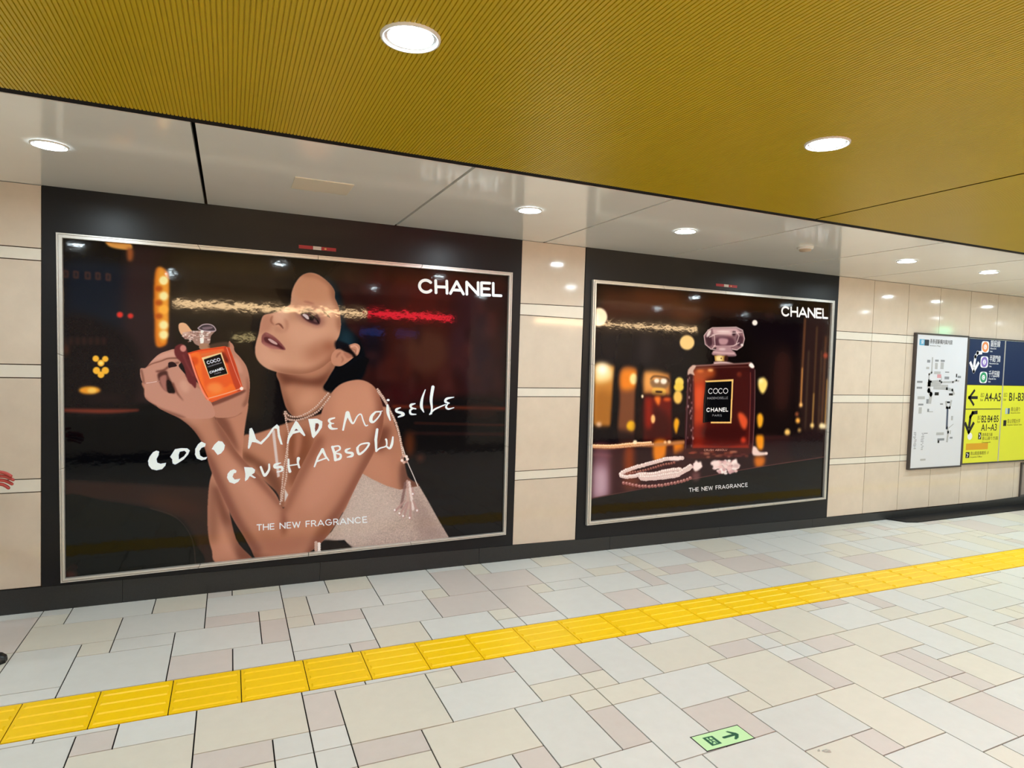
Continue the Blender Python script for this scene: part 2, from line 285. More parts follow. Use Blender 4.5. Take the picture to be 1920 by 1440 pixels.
    # front arm
    am = P.f(Cc, [(1250, 36), (1310, 45), (1360, 85), (1395, 170), (1402, 250), (1385, 350), (1340, 450), (1280, 560), (1210, 700), (1160, 790), (1100, 880), (1030, 950), (940, 1000), (820, 1010), (720, 1012), (680, 950), (640, 880), (590, 800), (540, 700), (490, 590), (455, 500), (440, 440), (420, 385), (370, 310), (300, 250), (200, 200), (110, 140), (98, 90), (100, 40), (300, 0), (440, 100), (470, 180), (490, 250), (540, 320), (600, 420), (680, 510), (760, 590), (820, 660), (858, 735), (880, 680), (930, 560), (980, 460), (1035, 350), (1055, 280), (1070, 200), (1110, 120), (1170, 60)], (186, 124, 96), .8, keep=True)
    P.f(Cc, [(1180, 50), (1330, 60), (1370, 160), (1330, 260), (1200, 280), (1120, 220), (1130, 120)], (208, 144, 112), 9, .7, clip=am)
    P.f(Cc, [(1350, 60), (1420, 180), (1400, 350), (1280, 580), (1100, 900), (1000, 1000), (1010, 900), (1160, 700), (1280, 480), (1350, 320), (1370, 180)], (122, 68, 50), 6, .85, clip=am)
    P.f(Cc, [(1040, 340), (1080, 380), (960, 600), (890, 740), (860, 760), (870, 700), (960, 480)], (142, 84, 62), 5, .8, clip=am)
    P.f(Cc, [(1080, 420), (1200, 380), (1220, 480), (1060, 720), (960, 740), (980, 600)], (204, 140, 112), 9, .6, clip=am)
    P.f(Cc, [(850, 740), (880, 800), (870, 880), (845, 860)], (128, 70, 52), 4, .8, clip=am)
    P.f(Cc, [(720, 860), (880, 880), (1000, 880), (960, 960), (760, 980)], (160, 98, 74), 8, .7, clip=am)
    P.f(Cc, [(680, 960), (760, 990), (940, 990), (1030, 940), (960, 1020), (700, 1030)], (108, 58, 42), 4, .8, clip=am)
    P.f(Cc, [(430, 420), (480, 470), (560, 640), (640, 800), (740, 960), (690, 970), (600, 840), (500, 640), (440, 480)], (124, 70, 54), 5, .85, clip=am)
    P.f(Cc, [(520, 420), (600, 480), (760, 680), (820, 800), (760, 820), (640, 680), (540, 520)], (206, 142, 114), 8, .6, clip=am)
    P.f(Cc, [(470, 200), (560, 330), (720, 540), (860, 720), (850, 740), (740, 620), (600, 470), (500, 330)], (126, 72, 54), 4, .7, clip=am)
    P.f(Cc, [(100, 100), (220, 190), (380, 300), (440, 420), (400, 400), (300, 270), (180, 210)], (112, 62, 48), 5, .8, clip=am); P.e(Cc, 360, 200, 70, 60, (206, 144, 118), 9, .7, 30, clip=am)
    # hand around the bottle
    hd = P.f(Hh, [(600, 545), (480, 565), (370, 610), (270, 700), (190, 790), (120, 800), (115, 880), (135, 960), (165, 1010), (180, 1100), (180, 1180), (230, 1240), (330, 1290), (400, 1350), (700, 1460), (1100, 1460), (1100, 1300), (1000, 1160), (930, 1080), (860, 1040), (800, 960), (720, 870), (640, 770), (670, 720), (680, 670)], (196, 136, 112), .7, keep=True)
    P.f(Hh, [(230, 740), (350, 640), (560, 560), (640, 570), (640, 640), (480, 650), (300, 700)], (214, 156, 132), 3, .7, clip=hd)
    P.s_(Hh, [(640, 660), (500, 665), (400, 700), (270, 740), (180, 790)], [20, 16, 14, 10], (112, 62, 48), 1.6, .95, clip=hd)
    P.s_(Hh, [(130, 820), (150, 900), (165, 1000)], 20, (106, 58, 44), 2, .85, clip=hd)
    P.s_(Hh, [(640, 720), (540, 750), (440, 820), (340, 840)], [18, 26, 22], (98, 50, 40), 2, .95, clip=hd)
    P.f(Hh, [(355, 870), (470, 830), (500, 900), (560, 1020), (590, 1130), (520, 1125), (440, 1080), (380, 990)], (72, 36, 30), 2, .95)
    P.f(Hh, [(380, 930), (470, 890), (470, 1020), (480, 1110), (420, 1060)], (176, 112, 96), 2.4, .9)
    P.f(Hh, [(480, 960), (540, 990), (590, 1110), (540, 1130), (490, 1110)], (26, 12, 12), 1.6)
    P.s_(Hh, [(560, 1000), (620, 1130), (700, 1230)], [26, 20, 6], (104, 54, 42), 2.2, .9, clip=hd); P.e(Hh, 720, 1040, 60, 90, (212, 156, 130), 5, .7, -25, clip=hd)
    P.f(Hh, [(160, 1170), (260, 1260), (420, 1340), (700, 1440), (700, 1480), (380, 1400), (200, 1290)], (126, 74, 58), 3.5, .8, clip=hd)
    P.s_(Hh, [(165, 1000), (260, 990), (380, 970)], [10, 20, 12], (176, 116, 100), .8); P.s_(Hh, [(200, 998), (290, 985), (340, 975)], 8, (246, 214, 196), .6)
    P.f(Hh, [(500, 725), (560, 712), (605, 745), (610, 770), (540, 785), (505, 790)], (36, 12, 16), .8); P.f(Hh, [(728, 870), (790, 855), (825, 885), (790, 935), (740, 915)], (34, 12, 16), .8)
    P.f(Hh, [(640, 770), (740, 810), (840, 830), (860, 900), (850, 1020), (800, 980), (740, 920), (690, 850)], (190, 126, 106), 1.6, .6, clip=hd)
    # bottle: stopper, body and label
    P.f(Hh, [(580, 560), (600, 500), (680, 470), (740, 520), (760, 580), (800, 620), (850, 760), (880, 900), (870, 1060), (820, 1020), (760, 960), (700, 760), (600, 640)], (104, 38, 38), 1.6)
    P.e(Hh, 700, 530, 42, 46, (206, 128, 112), 1.4); P.s_(Hh, [(700, 620), (760, 760), (840, 900)], 16, (140, 60, 58), 2, .8); P.e(Hh, 780, 640, 30, 40, (90, 22, 30), 3, .8)
    P.f(Hh, [(640, 210), (680, 185), (740, 200), (800, 270), (830, 320), (760, 380), (690, 360), (645, 290)], (226, 168, 122), 1)
    P.f(Hh, [(690, 330), (800, 300), (920, 290), (1060, 300), (1140, 290), (1080, 360), (1070, 420), (1050, 470), (940, 500), (860, 470), (820, 420), (720, 400)], (186, 142, 124), 1, .85)
    P.f(Hh, [(905, 262), (960, 216), (1040, 206), (1112, 232), (1138, 290), (1060, 302), (960, 292)], (70, 56, 60), 1, .9); P.f(Hh, [(960, 250), (1090, 236), (1090, 262), (1000, 280)], (150, 120, 124), 1, .7)
    P.s_(Hh, [(900, 260), (960, 215), (1040, 205), (1110, 230), (1140, 290), (1060, 300), (960, 290), (910, 270)], 14, (206, 176, 176), .7, .9)
    P.f(Hh, [(930, 310), (980, 300), (975, 460), (935, 465)], (252, 238, 220), .8)
    for i in range(70): P.e(Hh, 700+rg.uniform(0, 370), 305+rg.uniform(0, 90)+(i % 2)*rg.uniform(0, 70)*(i % 4 == 1), rg.uniform(8, 26), rg.uniform(5, 13), [(246, 222, 204), (140, 92, 80), (222, 180, 160)][i % 3], .6, .75)
    P.f(Hh, [(930, 470), (1040, 470), (1060, 530), (930, 540)], (170, 122, 92), 1); P.f(Hh, [(1060, 480), (1280, 440), (1330, 480), (1280, 560), (1070, 530)], (88, 62, 46), 2, .8)
    bt = P.f(Hh, [(765, 590), (930, 545), (1260, 500), (1330, 520), (1420, 760), (1515, 1085), (1090, 1255), (1010, 1210), (880, 920)], (236, 92, 38), .6, sm=False, keep=True)
    P.f(Hh, [(800, 620), (930, 600), (940, 700), (960, 900), (1040, 1120), (1300, 1040), (1340, 1000), (1420, 1080), (1090, 1200), (1000, 1150)], (250, 116, 44), 3, .8, clip=bt)
    P.e(Hh, 1130, 1060, 110, 70, (255, 150, 74), 5, .7, clip=bt); P.e(Hh, 850, 700, 60, 60, (220, 70, 24), 3, .8, clip=bt)
    P.s_(Hh, [(780, 600), (860, 850), (960, 1100), (1040, 1220)], 22, (250, 140, 110), .8, .9); P.s_(Hh, [(830, 700), (920, 960), (1030, 1180)], 9, (176, 52, 22), .9, .8)
    P.f(Hh, [(1250, 520), (1330, 530), (1500, 1060), (1430, 1100), (1340, 880)], (190, 62, 36), 1.4, .9, clip=bt); P.s_(Hh, [(1290, 520), (1400, 830), (1490, 1050)], 8, (250, 170, 140), .7, .8)
    P.s_(Hh, [(1050, 1200), (1300, 1130), (1510, 1060)], 12, (255, 176, 140), .8, .9); P.s_(Hh, [(1080, 1235), (1300, 1170), (1510, 1090)], 12, (216, 96, 66), .8, .9); P.e(Hh, 1490, 1070, 24, 24, (255, 224, 204), 1)
    P.s_(Hh, [(770, 600), (930, 560), (1250, 520)], 16, (214, 62, 30), 1, .9); P.s_(Hh, [(960, 620), (1120, 590), (1220, 560)], 40, (222, 118, 66), 2.4, .7)
    P.s_(Hh, [(1235, 600), (1290, 700)], 50, (70, 14, 12), 3, .7)
    P.f(Hh, [(950, 655), (1220, 583), (1310, 872), (1062, 940)], (242, 200, 140), .4, sm=False); P.f(Hh, [(980, 680), (1205, 605), (1300, 868), (1065, 925)], (12, 6, 8), .4, sm=False)
    P.t(Hh, [(1032, 745), (1205, 700), (1190, 655), (1018, 700)], 'COCO', .2, (240, 236, 236), 1, .2); P.t(Hh, [(1036, 788), (1222, 727), (1216, 712), (1032, 770)], 'MADEMOISELLE', .24, (190, 186, 190), .8, .2)
    P.t(Hh, [(1066, 872), (1255, 812), (1240, 778), (1056, 838)], 'CHANEL', .26, (246, 244, 244), 1, .2, .42); P.t(Hh, [(1130, 884), (1212, 858), (1206, 842), (1124, 868)], 'PARIS', .24, (190, 186, 190), .8, .2)
    # pearls
    pc = [(188, 146, 124), (238, 214, 196)]; r = 6
    P.s_(Cc, [(870, 215), (900, 250), (960, 248), (1040, 200), (1112, 112)], 22, (150, 104, 80), 2, .6)
    P.beads(Cc, [(872, 210), (895, 232), (950, 234), (1030, 188), (1108, 104)], r, 12, pc); P.beads(Cc, [(866, 220), (885, 250), (950, 252), (1045, 208), (1116, 124)], r, 12, pc)
    P.beads(Cc, [(868, 210), (874, 260), (888, 330), (878, 420), (862, 520), (852, 620), (842, 715)], r, 12, pc); P.beads(Cc, [(884, 370), (880, 470), (876, 560), (860, 640), (850, 700)], r, 12, pc)
    P.beads(Cc, [(1370, 88), (1400, 130), (1436, 200), (1468, 270), (1486, 330), (1500, 400), (1508, 450)], 7, 11, pc); P.beads(Cc, [(1372, 100), (1405, 150), (1430, 190)], 5, 9, pc)
    P.s_(Cc, [(1505, 400), (1530, 480), (1560, 550), (1586, 612)], 5, (226, 206, 190), .5)
    for i in range(14): P.e(Cc, 1515+15*np.cos(i*.9), 466+18*np.sin(i*.9), 8, 8, [(214, 172, 150), (246, 222, 206), (150, 104, 90)][i % 3], .5, .9)
    for i in range(26):
        t = i/26; P.e(Cc, 1530+28*np.sin(i*2.1)*(.4+t), 590+t*150, 8, 12, [(196, 156, 140), (240, 214, 200), (128, 92, 84)][i % 3], .7, .8)
    for x, y, x2, y2 in [(1520, 690, 1465, 748), (1535, 700, 1510, 780), (1548, 700, 1545, 790), (1560, 690, 1585, 750), (1530, 700, 1490, 765), (1556, 620, 1562, 660)]:
        P.s_(Cc, [(x, y), (x2, y2)], [7, 14], (178, 138, 126), .7); P.e(Cc, x2-3, y2-5, 5, 6, (244, 226, 216), .5)
    for i in range(9): P.e(Cc, 1050+(i*17) % 34-14, 920+i*6, 9, 9, [(196, 160, 140), (246, 226, 210)][i % 2], .5)
    # lettering
    W = (238, 240, 250)
    P.f(K, [(160, 745), (192, 755), (185, 800), (162, 840), (170, 880), (205, 893), (272, 882), (262, 915), (225, 955), (160, 968), (105, 955), (72, 915), (65, 860), (85, 810), (120, 765)], W, .3, sm=False)
    P.f(K, [(315, 815), (370, 730), (440, 718), (510, 720), (540, 745), (520, 790), (470, 845), (400, 890), (372, 904), (342, 890), (338, 840), (328, 835)], W, .3, sm=False); P.f(K, [(425, 760), (478, 748), (500, 770), (470, 810), (415, 845), (412, 800)], (6, 5, 8), .3, sm=False)
    P.f(K, [(668, 645), (718, 668), (712, 700), (672, 715), (648, 750), (655, 800), (690, 822), (738, 815), (720, 845), (670, 856), (618, 835), (596, 790), (600, 725), (630, 675)], W, .3, sm=False)
    P.f(K, [(785, 730), (815, 680), (860, 638), (905, 645), (935, 685), (925, 735), (890, 778), (852, 795), (825, 760), (810, 738)], W, .3, sm=False)
    P.f(K, [(1210, 500), (1238, 490), (1262, 540), (1285, 615), (1335, 650), (1400, 590), (1470, 490), (1520, 450), (1545, 475), (1552, 560), (1585, 680), (1560, 675), (1530, 590), (1520, 500), (1490, 500), (1430, 590), (1345, 678), (1280, 655), (1240, 650), (1222, 700), (1205, 728), (1192, 720), (1205, 600)], W, .3, sm=False)
    P.f(K, [(1730, 410), (1755, 430), (1800, 500), (1840, 575), (1825, 585), (1775, 540), (1700, 560), (1665, 610), (1645, 670), (1630, 672), (1640, 600), (1680, 500)], W, .3, sm=False); P.f(K, [(1715, 525), (1735, 500), (1760, 520)], (120, 70, 56), .3, sm=False)
    P.f(M, [(130, 452), (230, 448), (290, 480), (285, 545), (240, 610), (190, 668), (172, 650), (155, 560)], W, .3, sm=False); P.f(M, [(212, 500), (240, 500), (252, 520), (240, 560), (212, 600), (205, 560)], (130, 76, 60), .3, sm=False)
    P.s_(M, [(425, 440), (375, 455), (362, 475), (385, 500), (415, 502)], [15, 29, 20, 12], W, .3); P.s_(M, [(385, 500), (370, 530), (395, 560), (455, 560)], [17, 37, 27, 12], W, .3)
    P.s_(M, [(520, 575), (540, 480), (568, 385)], [20, 24, 41], W, .3, sm=False); P.s_(M, [(572, 385), (605, 470), (635, 500), (680, 420), (720, 400), (745, 470), (770, 525), (795, 522)], [41, 27, 17, 15, 15, 15, 15, 12], W, .3)
    P.s_(M, [(880, 375), (840, 420), (830, 470), (860, 485), (915, 430), (940, 375), (890, 372)], [20, 32, 37, 22, 17, 17, 17], W, .3); P.s_(M, [(920, 370), (958, 362)], 9, W, .3)
    P.e(M, 1022, 240, 17, 13, W, .3); P.s_(M, [(1015, 300), (1020, 380), (1045, 465)], [24, 32, 15], W, .3)
    P.s_(M, [(1160, 325), (1115, 345), (1120, 370), (1175, 385), (1190, 405), (1135, 430)], [12, 27, 27, 32, 32, 15], W, .3)
    P.s_(M, [(1322, 280), (1275, 295), (1280, 325), (1330, 338)], [12, 29, 22, 15], W, .3); P.s_(M, [(1300, 335), (1268, 355), (1275, 395), (1332, 400)], [15, 24, 24, 12], W, .3)
    P.s_(M, [(1435, 125), (1402, 220), (1392, 310), (1418, 375)], [12, 27, 34, 12], W, .3)
    P.s_(M, [(1520, 95), (1500, 230), (1508, 330), (1500, 390)], [37, 34, 22, 24], W, .3); P.s_(M, [(1485, 400), (1530, 350), (1600, 315), (1660, 290)], [17, 20, 17, 12], W, .3)
    P.s_(M, [(1752, 208), (1675, 225), (1658, 258), (1700, 275)], [10, 27, 27, 15], W, .3); P.s_(M, [(1690, 275), (1665, 315), (1690, 340), (1752, 325)], [15, 22, 20, 10], W, .3)
    P.f(K, [(1035, 955), (1065, 970), (1060, 995), (1035, 1000), (1020, 1040), (1045, 1070), (1110, 1060), (1085, 1095), (1040, 1118), (985, 1100), (958, 1050), (965, 1005), (995, 970)], W, .3, sm=False)
    P.f(K, [(1150, 930), (1240, 935), (1275, 960), (1268, 995), (1235, 1015), (1286, 1050), (1265, 1056), (1215, 1030), (1190, 1070), (1160, 1090), (1165, 1010)], W, .3, sm=False)
    P.s_(K, [(1338, 930), (1370, 1010), (1390, 1020), (1430, 960), (1432, 900)], [24, 27, 32, 24, 20], W, .3)
    P.s_(K, [(1560, 885), (1500, 905), (1500, 935), (1570, 930), (1575, 970), (1520, 985)], [12, 29, 27, 29, 22, 10], W, .3)
    P.s_(K, [(1650, 845), (1650, 920), (1665, 980)], [20, 22, 32], W, .3, sm=False); P.s_(K, [(1760, 835), (1755, 880), (1770, 935)], [37, 24, 22], W, .3); P.s_(K, [(1650, 915), (1755, 900)], 14, W, .3, sm=False)
    P.s_(M, [(200, 985), (240, 880), (290, 795)], [17, 24, 32], W, .3, sm=False); P.s_(M, [(290, 795), (325, 870), (360, 915)], [32, 22, 15], W, .3, sm=False); P.s_(M, [(235, 925), (330, 890)], 17, W, .3, sm=False)
    P.s_(M, [(400, 765), (425, 840), (435, 910)], [27, 29, 32], W, .3, sm=False); P.s_(M, [(400, 765), (470, 755), (485, 790), (430, 830), (490, 850), (485, 895), (430, 912)], [20, 17, 20, 15, 22, 27, 22], W, .3)
    P.s_(M, [(600, 780), (555, 800), (560, 825), (620, 835), (618, 865), (565, 880)], [10, 27, 24, 29, 29, 10], W, .3)
    P.s_(M, [(690, 760), (680, 790), (700, 845), (760, 805), (805, 745), (800, 722), (720, 735), (675, 775)], [20, 27, 27, 22, 22, 20, 17, 17], W, .3)
    P.s_(M, [(900, 570), (885, 680), (890, 810)], [29, 32, 22], W, .3, sm=False); P.s_(M, [(890, 812), (930, 780), (1000, 755), (1005, 700), (998, 680)], [20, 17, 15, 20, 22], W, .3); P.s_(M, [(1000, 755), (1040, 780), (1065, 730), (1075, 655)], [17, 24, 29, 17], W, .3)
    P.t(O, [(789, 551), (939, 558), (939, 530), (788, 523)], 'CHANEL', .2, (250, 250, 252), 1, .2, .24)
    P.t(O, [(486, 994), (691, 979), (690, 967), (486, 982)], 'THE NEW FRAGRANCE', .15, (235, 236, 244), 1, .2, .3)
    P.im *= np.array([1., 1.05, 1.12], np.float32)
    P.im += P.rng.normal(0, .006, P.im.shape).astype(np.float32)
    return np.clip(P.im, 0, 1)

def poster_two():
    P = Paint(1500, 1050, [(1119, 531), (1561, 568), (1545, 933), (1108, 978)], (16, 9, 9))
    A = (960, 440, 2.483); B = (1250, 580, 3.789); D = (1090, 560, 3.6); O = (0, 0, 1.)
    # ceiling glow and dark room
    P.f(A, [(390, 225), (800, 255), (1250, 300), (1240, 370), (900, 360), (700, 400), (390, 420)], (62, 28, 18), 16)
    P.f(A, [(620, 240), (800, 262), (760, 330), (560, 310)], (96, 48, 26), 12, .7); P.f(A, [(760, 350), (900, 350), (860, 410), (760, 400)], (120, 62, 30), 9, .6)
    P.f(A, [(900, 300), (1100, 310), (1060, 360), (940, 340)], (86, 44, 30), 10, .5); P.e(A, 1200, 385, 30, 10, (120, 74, 60), 4, .6); P.f(A, [(1090, 380), (1340, 400), (1340, 560), (1180, 540)], (14, 6, 12), 12, .8)
    P.f(A, [(395, 430), (800, 450), (800, 640), (395, 600)], (26, 19, 22), 12, .9)
    P.f(A, [(500, 470), (560, 470), (560, 600), (500, 600)], (20, 12, 14), 8, .8); P.f(A, [(600, 480), (660, 480), (650, 600), (600, 600)], (44, 36, 38), 8, .7)
    P.e(A, 406, 385, 40, 43, (255, 236, 196), 1.2); P.e(A, 388, 390, 16, 26, (255, 252, 240), 3)
    # left windows
    P.f(D, [(90, 450), (135, 440), (235, 460), (222, 640), (200, 860), (85, 850)], (196, 128, 52), 2.4, sm=False)
    P.f(D, [(90, 450), (190, 450), (210, 540), (95, 560)], (255, 226, 160), 5); P.e(D, 145, 480, 36, 34, (255, 250, 236), 4)
    P.f(D, [(90, 640), (215, 640), (200, 850), (85, 850)], (150, 92, 32), 6, .7); P.f(D, [(232, 460), (275, 470), (250, 960), (205, 900)], (12, 6, 10), 3)
    P.f(D, [(272, 480), (385, 485), (375, 640), (362, 960), (255, 955), (262, 700)], (118, 68, 42), 3); P.f(D, [(280, 485), (380, 490), (372, 600), (275, 610)], (232, 130, 34), 4); P.e(D, 358, 543, 27, 38, (255, 228, 150), 1.6)
    P.f(D, [(385, 500), (430, 500), (410, 950), (370, 950)], (12, 7, 10), 3)
    P.e(D, 122, 850, 18, 18, (236, 190, 150), 2); P.e(D, 342, 860, 32, 36, (240, 180, 36), 1.5); P.e(D, 340, 942, 16, 20, (120, 40, 26), 3, .8)
    P.f(D, [(78, 875), (360, 905), (360, 975), (78, 985)], (16, 8, 14), 4, .8)
    # far bottle with its lit backdrop
    P.f(D, [(430, 495), (600, 510), (605, 660), (425, 650)], (214, 138, 66), 3, sm=False); P.f(D, [(440, 500), (560, 510), (550, 600), (440, 610)], (240, 170, 90), 5, .7)
    P.f(D, [(470, 560), (505, 545), (600, 545), (595, 590), (560, 610), (490, 600)], (120, 92, 70), 1.6, .8); P.e(D, 515, 555, 18, 16, (255, 240, 220), 1.2); P.e(D, 562, 558, 22, 20, (255, 244, 226), 1.2)
    P.s_(D, [(475, 545), (500, 525), (580, 535), (600, 560)], 8, (60, 36, 24), 1.4); P.f(D, [(490, 605), (570, 610), (565, 660), (490, 655)], (236, 180, 80), 1.4); P.f(D, [(510, 624), (550, 626), (548, 636), (510, 634)], (40, 20, 16), 1)
    P.f(D, [(415, 650), (620, 660), (700, 720), (700, 965), (400, 965), (375, 800)], (26, 8, 10), 4, .9)
    P.f(D, [(430, 662), (615, 670), (612, 955), (430, 955)], (104, 22, 16), 2.4, sm=False); P.f(D, [(430, 700), (600, 800), (600, 955), (430, 955)], (52, 12, 12), 6, .8)
    P.f(D, [(440, 690), (480, 690), (480, 860), (440, 860)], (160, 34, 18), 4, .8); P.f(D, [(500, 665), (540, 665), (530, 720), (510, 700)], (238, 120, 40), 2); P.e(D, 585, 680, 26, 12, (220, 90, 34), 2)
    P.e(D, 490, 812, 15, 30, (250, 190, 120), 1.2); P.e(D, 418, 660, 8, 12, (250, 230, 190), 1)
    P.e(D, 668, 565, 30, 34, (248, 216, 100), 1.3); P.e(D, 664, 598, 34, 30, (240, 206, 80), 1.3); P.e(D, 658, 665, 30, 46, (244, 196, 96), 1.4); P.e(D, 720, 298, 50, 50, (252, 214, 140), 1.3)
    P.f(D, [(635, 820), (650, 805), (668, 830), (655, 890), (645, 910), (630, 860)], (238, 168, 30), 1.4)
    # brass rail of pearls on the far edge and bar top
    P.f(D, [(76, 990), (300, 1005), (500, 1000), (700, 990), (700, 1200), (460, 1300), (70, 1350)], (40, 14, 18), 3)
    P.f(D, [(76, 1020), (210, 1030), (212, 1200), (190, 1340), (66, 1350)], (108, 66, 78), 7); P.f(D, [(70, 1140), (190, 1150), (180, 1330), (66, 1345)], (206, 178, 196), 9, .8)
    P.s_(D, [(76, 1050), (220, 1060)], 8, (150, 90, 96), 2, .6); P.f(D, [(210, 1020), (300, 1020), (290, 1290), (205, 1320)], (58, 24, 26), 6, .8)
    P.f(D, [(300, 1010), (360, 1010), (350, 1200), (300, 1200)], (150, 62, 20), 5, .8); P.f(D, [(498, 965), (580, 965), (575, 1090), (500, 1095)], (230, 130, 26), 3); P.f(D, [(622, 980), (695, 975), (690, 1060), (630, 1068)], (232, 128, 22), 3)
    P.f(D, [(590, 980), (622, 980), (626, 1070), (580, 1080)], (60, 20, 14), 3); P.f(D, [(300, 1200), (420, 1200), (380, 1290), (300, 1300)], (120, 62, 44), 6, .7)
    P.s_(D, [(78, 995), (200, 1000), (350, 985), (500, 985), (700, 968)], 22, (190, 124, 76), 1.6); P.beads(D, [(80, 990), (200, 992), (350, 978), (480, 970)], 9, 12, [(240, 186, 130), (255, 240, 214)])
    P.beads(D, [(84, 1002), (220, 1004), (380, 992), (500, 982)], 7, 11, [(200, 140, 100), (250, 224, 190)]); P.e(D, 368, 968, 14, 14, (255, 236, 200), 1); P.e(D, 600, 966, 12, 12, (250, 210, 160), 1); P.e(D, 572, 968, 10, 10, (240, 190, 140), 1)
    # right hand interior
    P.f(B, [(640, 300), (900, 320), (900, 860), (660, 880)], (22, 12, 12), 10, .9); P.f(B, [(780, 330), (880, 340), (860, 700), (770, 680)], (52, 26, 22), 8, .8)
    P.f(B, [(985, 60), (1165, 80), (1135, 880), (950, 860)], (42, 26, 24), 6, .9)
    for x0, y0, x1, y1, w, c in [(985, 70, 950, 690, 12, (132, 82, 48)), (1068, 130, 1035, 820, 9, (104, 72, 44)), (1130, 200, 1100, 820, 16, (92, 56, 34)), (1165, 90, 1128, 860, 8, (140, 84, 60)), (1010, 300, 985, 850, 14, (70, 52, 40)), (1100, 300, 1075, 860, 10, (86, 58, 38))]:
        P.s_(B, [(x0, y0), ((x0+x1)/2, (y0+y1)/2), (x1, y1)], w, c, 1.6, .85)
    P.s_(B, [(965, 420), (955, 680)], 8, (232, 160, 84), 1.4, .9); P.s_(B, [(1140, 500), (1122, 850)], 9, (240, 190, 100), 1.4, .9); P.s_(B, [(1045, 600), (1034, 850)], 6, (236, 180, 90), 1.2, .9)
    for x, y, r, c in [(955, 680, 12, (255, 200, 120)), (933, 790, 16, (250, 176, 76)), (944, 860, 12, (255, 200, 110)), (1033, 826, 14, (255, 220, 140)), (1100, 830, 18, (255, 236, 180)), (1118, 832, 14, (255, 240, 200)), (860, 874, 20, (255, 204, 110)), (926, 745, 12, (150, 80, 50)), (1128, 330, 16, (150, 62, 44))]: P.e(B, x, y, r, r*1.2, c, 1.5)
    P.f(B, [(655, 520), (690, 485), (720, 520), (710, 570), (686, 600), (662, 570)], (255, 222, 120), 1.6); P.e(B, 672, 508, 18, 16, (255, 242, 170), 2)
    P.f(B, [(648, 760), (670, 738), (690, 770), (680, 830), (655, 835)], (244, 170, 40), 1.8); P.e(B, 631, 98, 19, 20, (255, 250, 244), .9)
    # bar top right and front
    P.f(B, [(620, 900), (900, 900), (1135, 870), (1125, 1050), (600, 1160), (100, 1240), (0, 1250), (0, 1050), (600, 1000)], (40, 20, 22), 3)
    P.f(B, [(900, 880), (1130, 880), (1125, 1040), (900, 1070)], (30, 20, 22), 6, .8); P.s_(B, [(690, 915), (870, 905)], 5, (96, 44, 36), 2, .8)
    P.f(B, [(640, 905), (665, 893), (692, 905), (688, 990), (650, 985)], (240, 150, 30), 2); P.f(B, [(630, 1050), (700, 1050), (690, 1110), (640, 1120)], (206, 110, 28), 3)
    P.f(D, [(700, 1010), (756, 1020), (756, 1220), (460, 1290), (420, 1200)], (52, 22, 26), 5)
    P.f(A, [(362, 1228), (700, 1165), (1100, 1090), (1462, 1032), (1450, 1225), (362, 1342)], (20, 17, 16), .8, sm=False)
    P.s_(A, [(372, 1226), (700, 1164), (1100, 1089), (1455, 1034)], 2.6, (110, 64, 62), .7, .9)
    P.f(A, [(372, 1260), (800, 1220), (800, 1300), (372, 1335)], (22, 14, 10), 8, .8)
    # bottle stopper
    P.f(B, [(300, 150), (330, 132), (500, 128), (545, 150), (560, 210), (545, 265), (500, 292), (460, 285), (380, 270), (320, 285), (280, 250), (270, 190)], (140, 104, 112), .9, sm=False)
    P.f(B, [(330, 140), (500, 136), (530, 165), (480, 190), (340, 180)], (214, 178, 184), 1.2, sm=False); P.f(B, [(360, 205), (470, 205), (480, 260), (350, 262)], (96, 60, 72), 1.4); P.f(B, [(380, 210), (440, 215), (430, 250), (385, 250)], (190, 148, 158), 1.2)
    P.f(B, [(475, 160), (500, 165), (490, 190), (472, 188)], (60, 34, 42), 1); P.f(B, [(280, 200), (320, 195), (330, 250), (300, 262)], (70, 40, 50), 1.2); P.f(B, [(505, 200), (545, 195), (545, 245), (510, 262)], (80, 50, 60), 1.2)
    for p in ([(300, 152), (330, 134), (500, 130), (545, 152), (558, 212), (545, 262), (505, 290), (470, 284)], [(300, 152), (272, 190), (280, 250), (320, 284), (360, 290)], [(330, 185), (380, 175), (500, 170), (540, 165)], [(310, 200), (345, 185), (350, 260), (330, 280)], [(500, 250), (520, 190), (500, 160)], [(340, 262), (400, 268), (480, 262), (520, 240)]):
        P.s_(B, p, 6, (232, 206, 208), .6, .9, sm=False)
    P.f(B, [(300, 160), (322, 150), (312, 185), (290, 200)], (240, 222, 222), 1); P.e(B, 410, 160, 50, 6, (250, 236, 236), 1); P.e(B, 540, 255, 10, 8, (250, 240, 238), .8)
    P.f(B, [(370, 262), (450, 262), (470, 290), (492, 310), (490, 335), (340, 328), (335, 300), (355, 288)], (178, 140, 148), .8); P.s_(B, [(338, 305), (400, 312), (488, 315)], 6, (228, 196, 200), .7); P.s_(B, [(345, 326), (410, 332), (486, 332)], 5, (110, 74, 84), .7); P.e(B, 400, 285, 26, 8, (226, 200, 204), 1)
    P.f(B, [(345, 332), (435, 332), (432, 372), (350, 370)], (196, 150, 70), .6, sm=False); P.f(B, [(360, 334), (400, 334), (398, 370), (362, 368)], (250, 226, 160), 1.4); P.f(B, [(418, 334), (440, 334), (438, 372), (416, 372)], (60, 30, 24), 1); P.e(B, 394, 350, 5, 6, (120, 84, 40), .5)
    P.f(B, [(350, 372), (440, 374), (490, 392), (500, 404), (335, 402), (340, 385)], (168, 132, 134), .8); P.s_(B, [(345, 384), (420, 380), (480, 392)], 6, (230, 204, 200), .6)
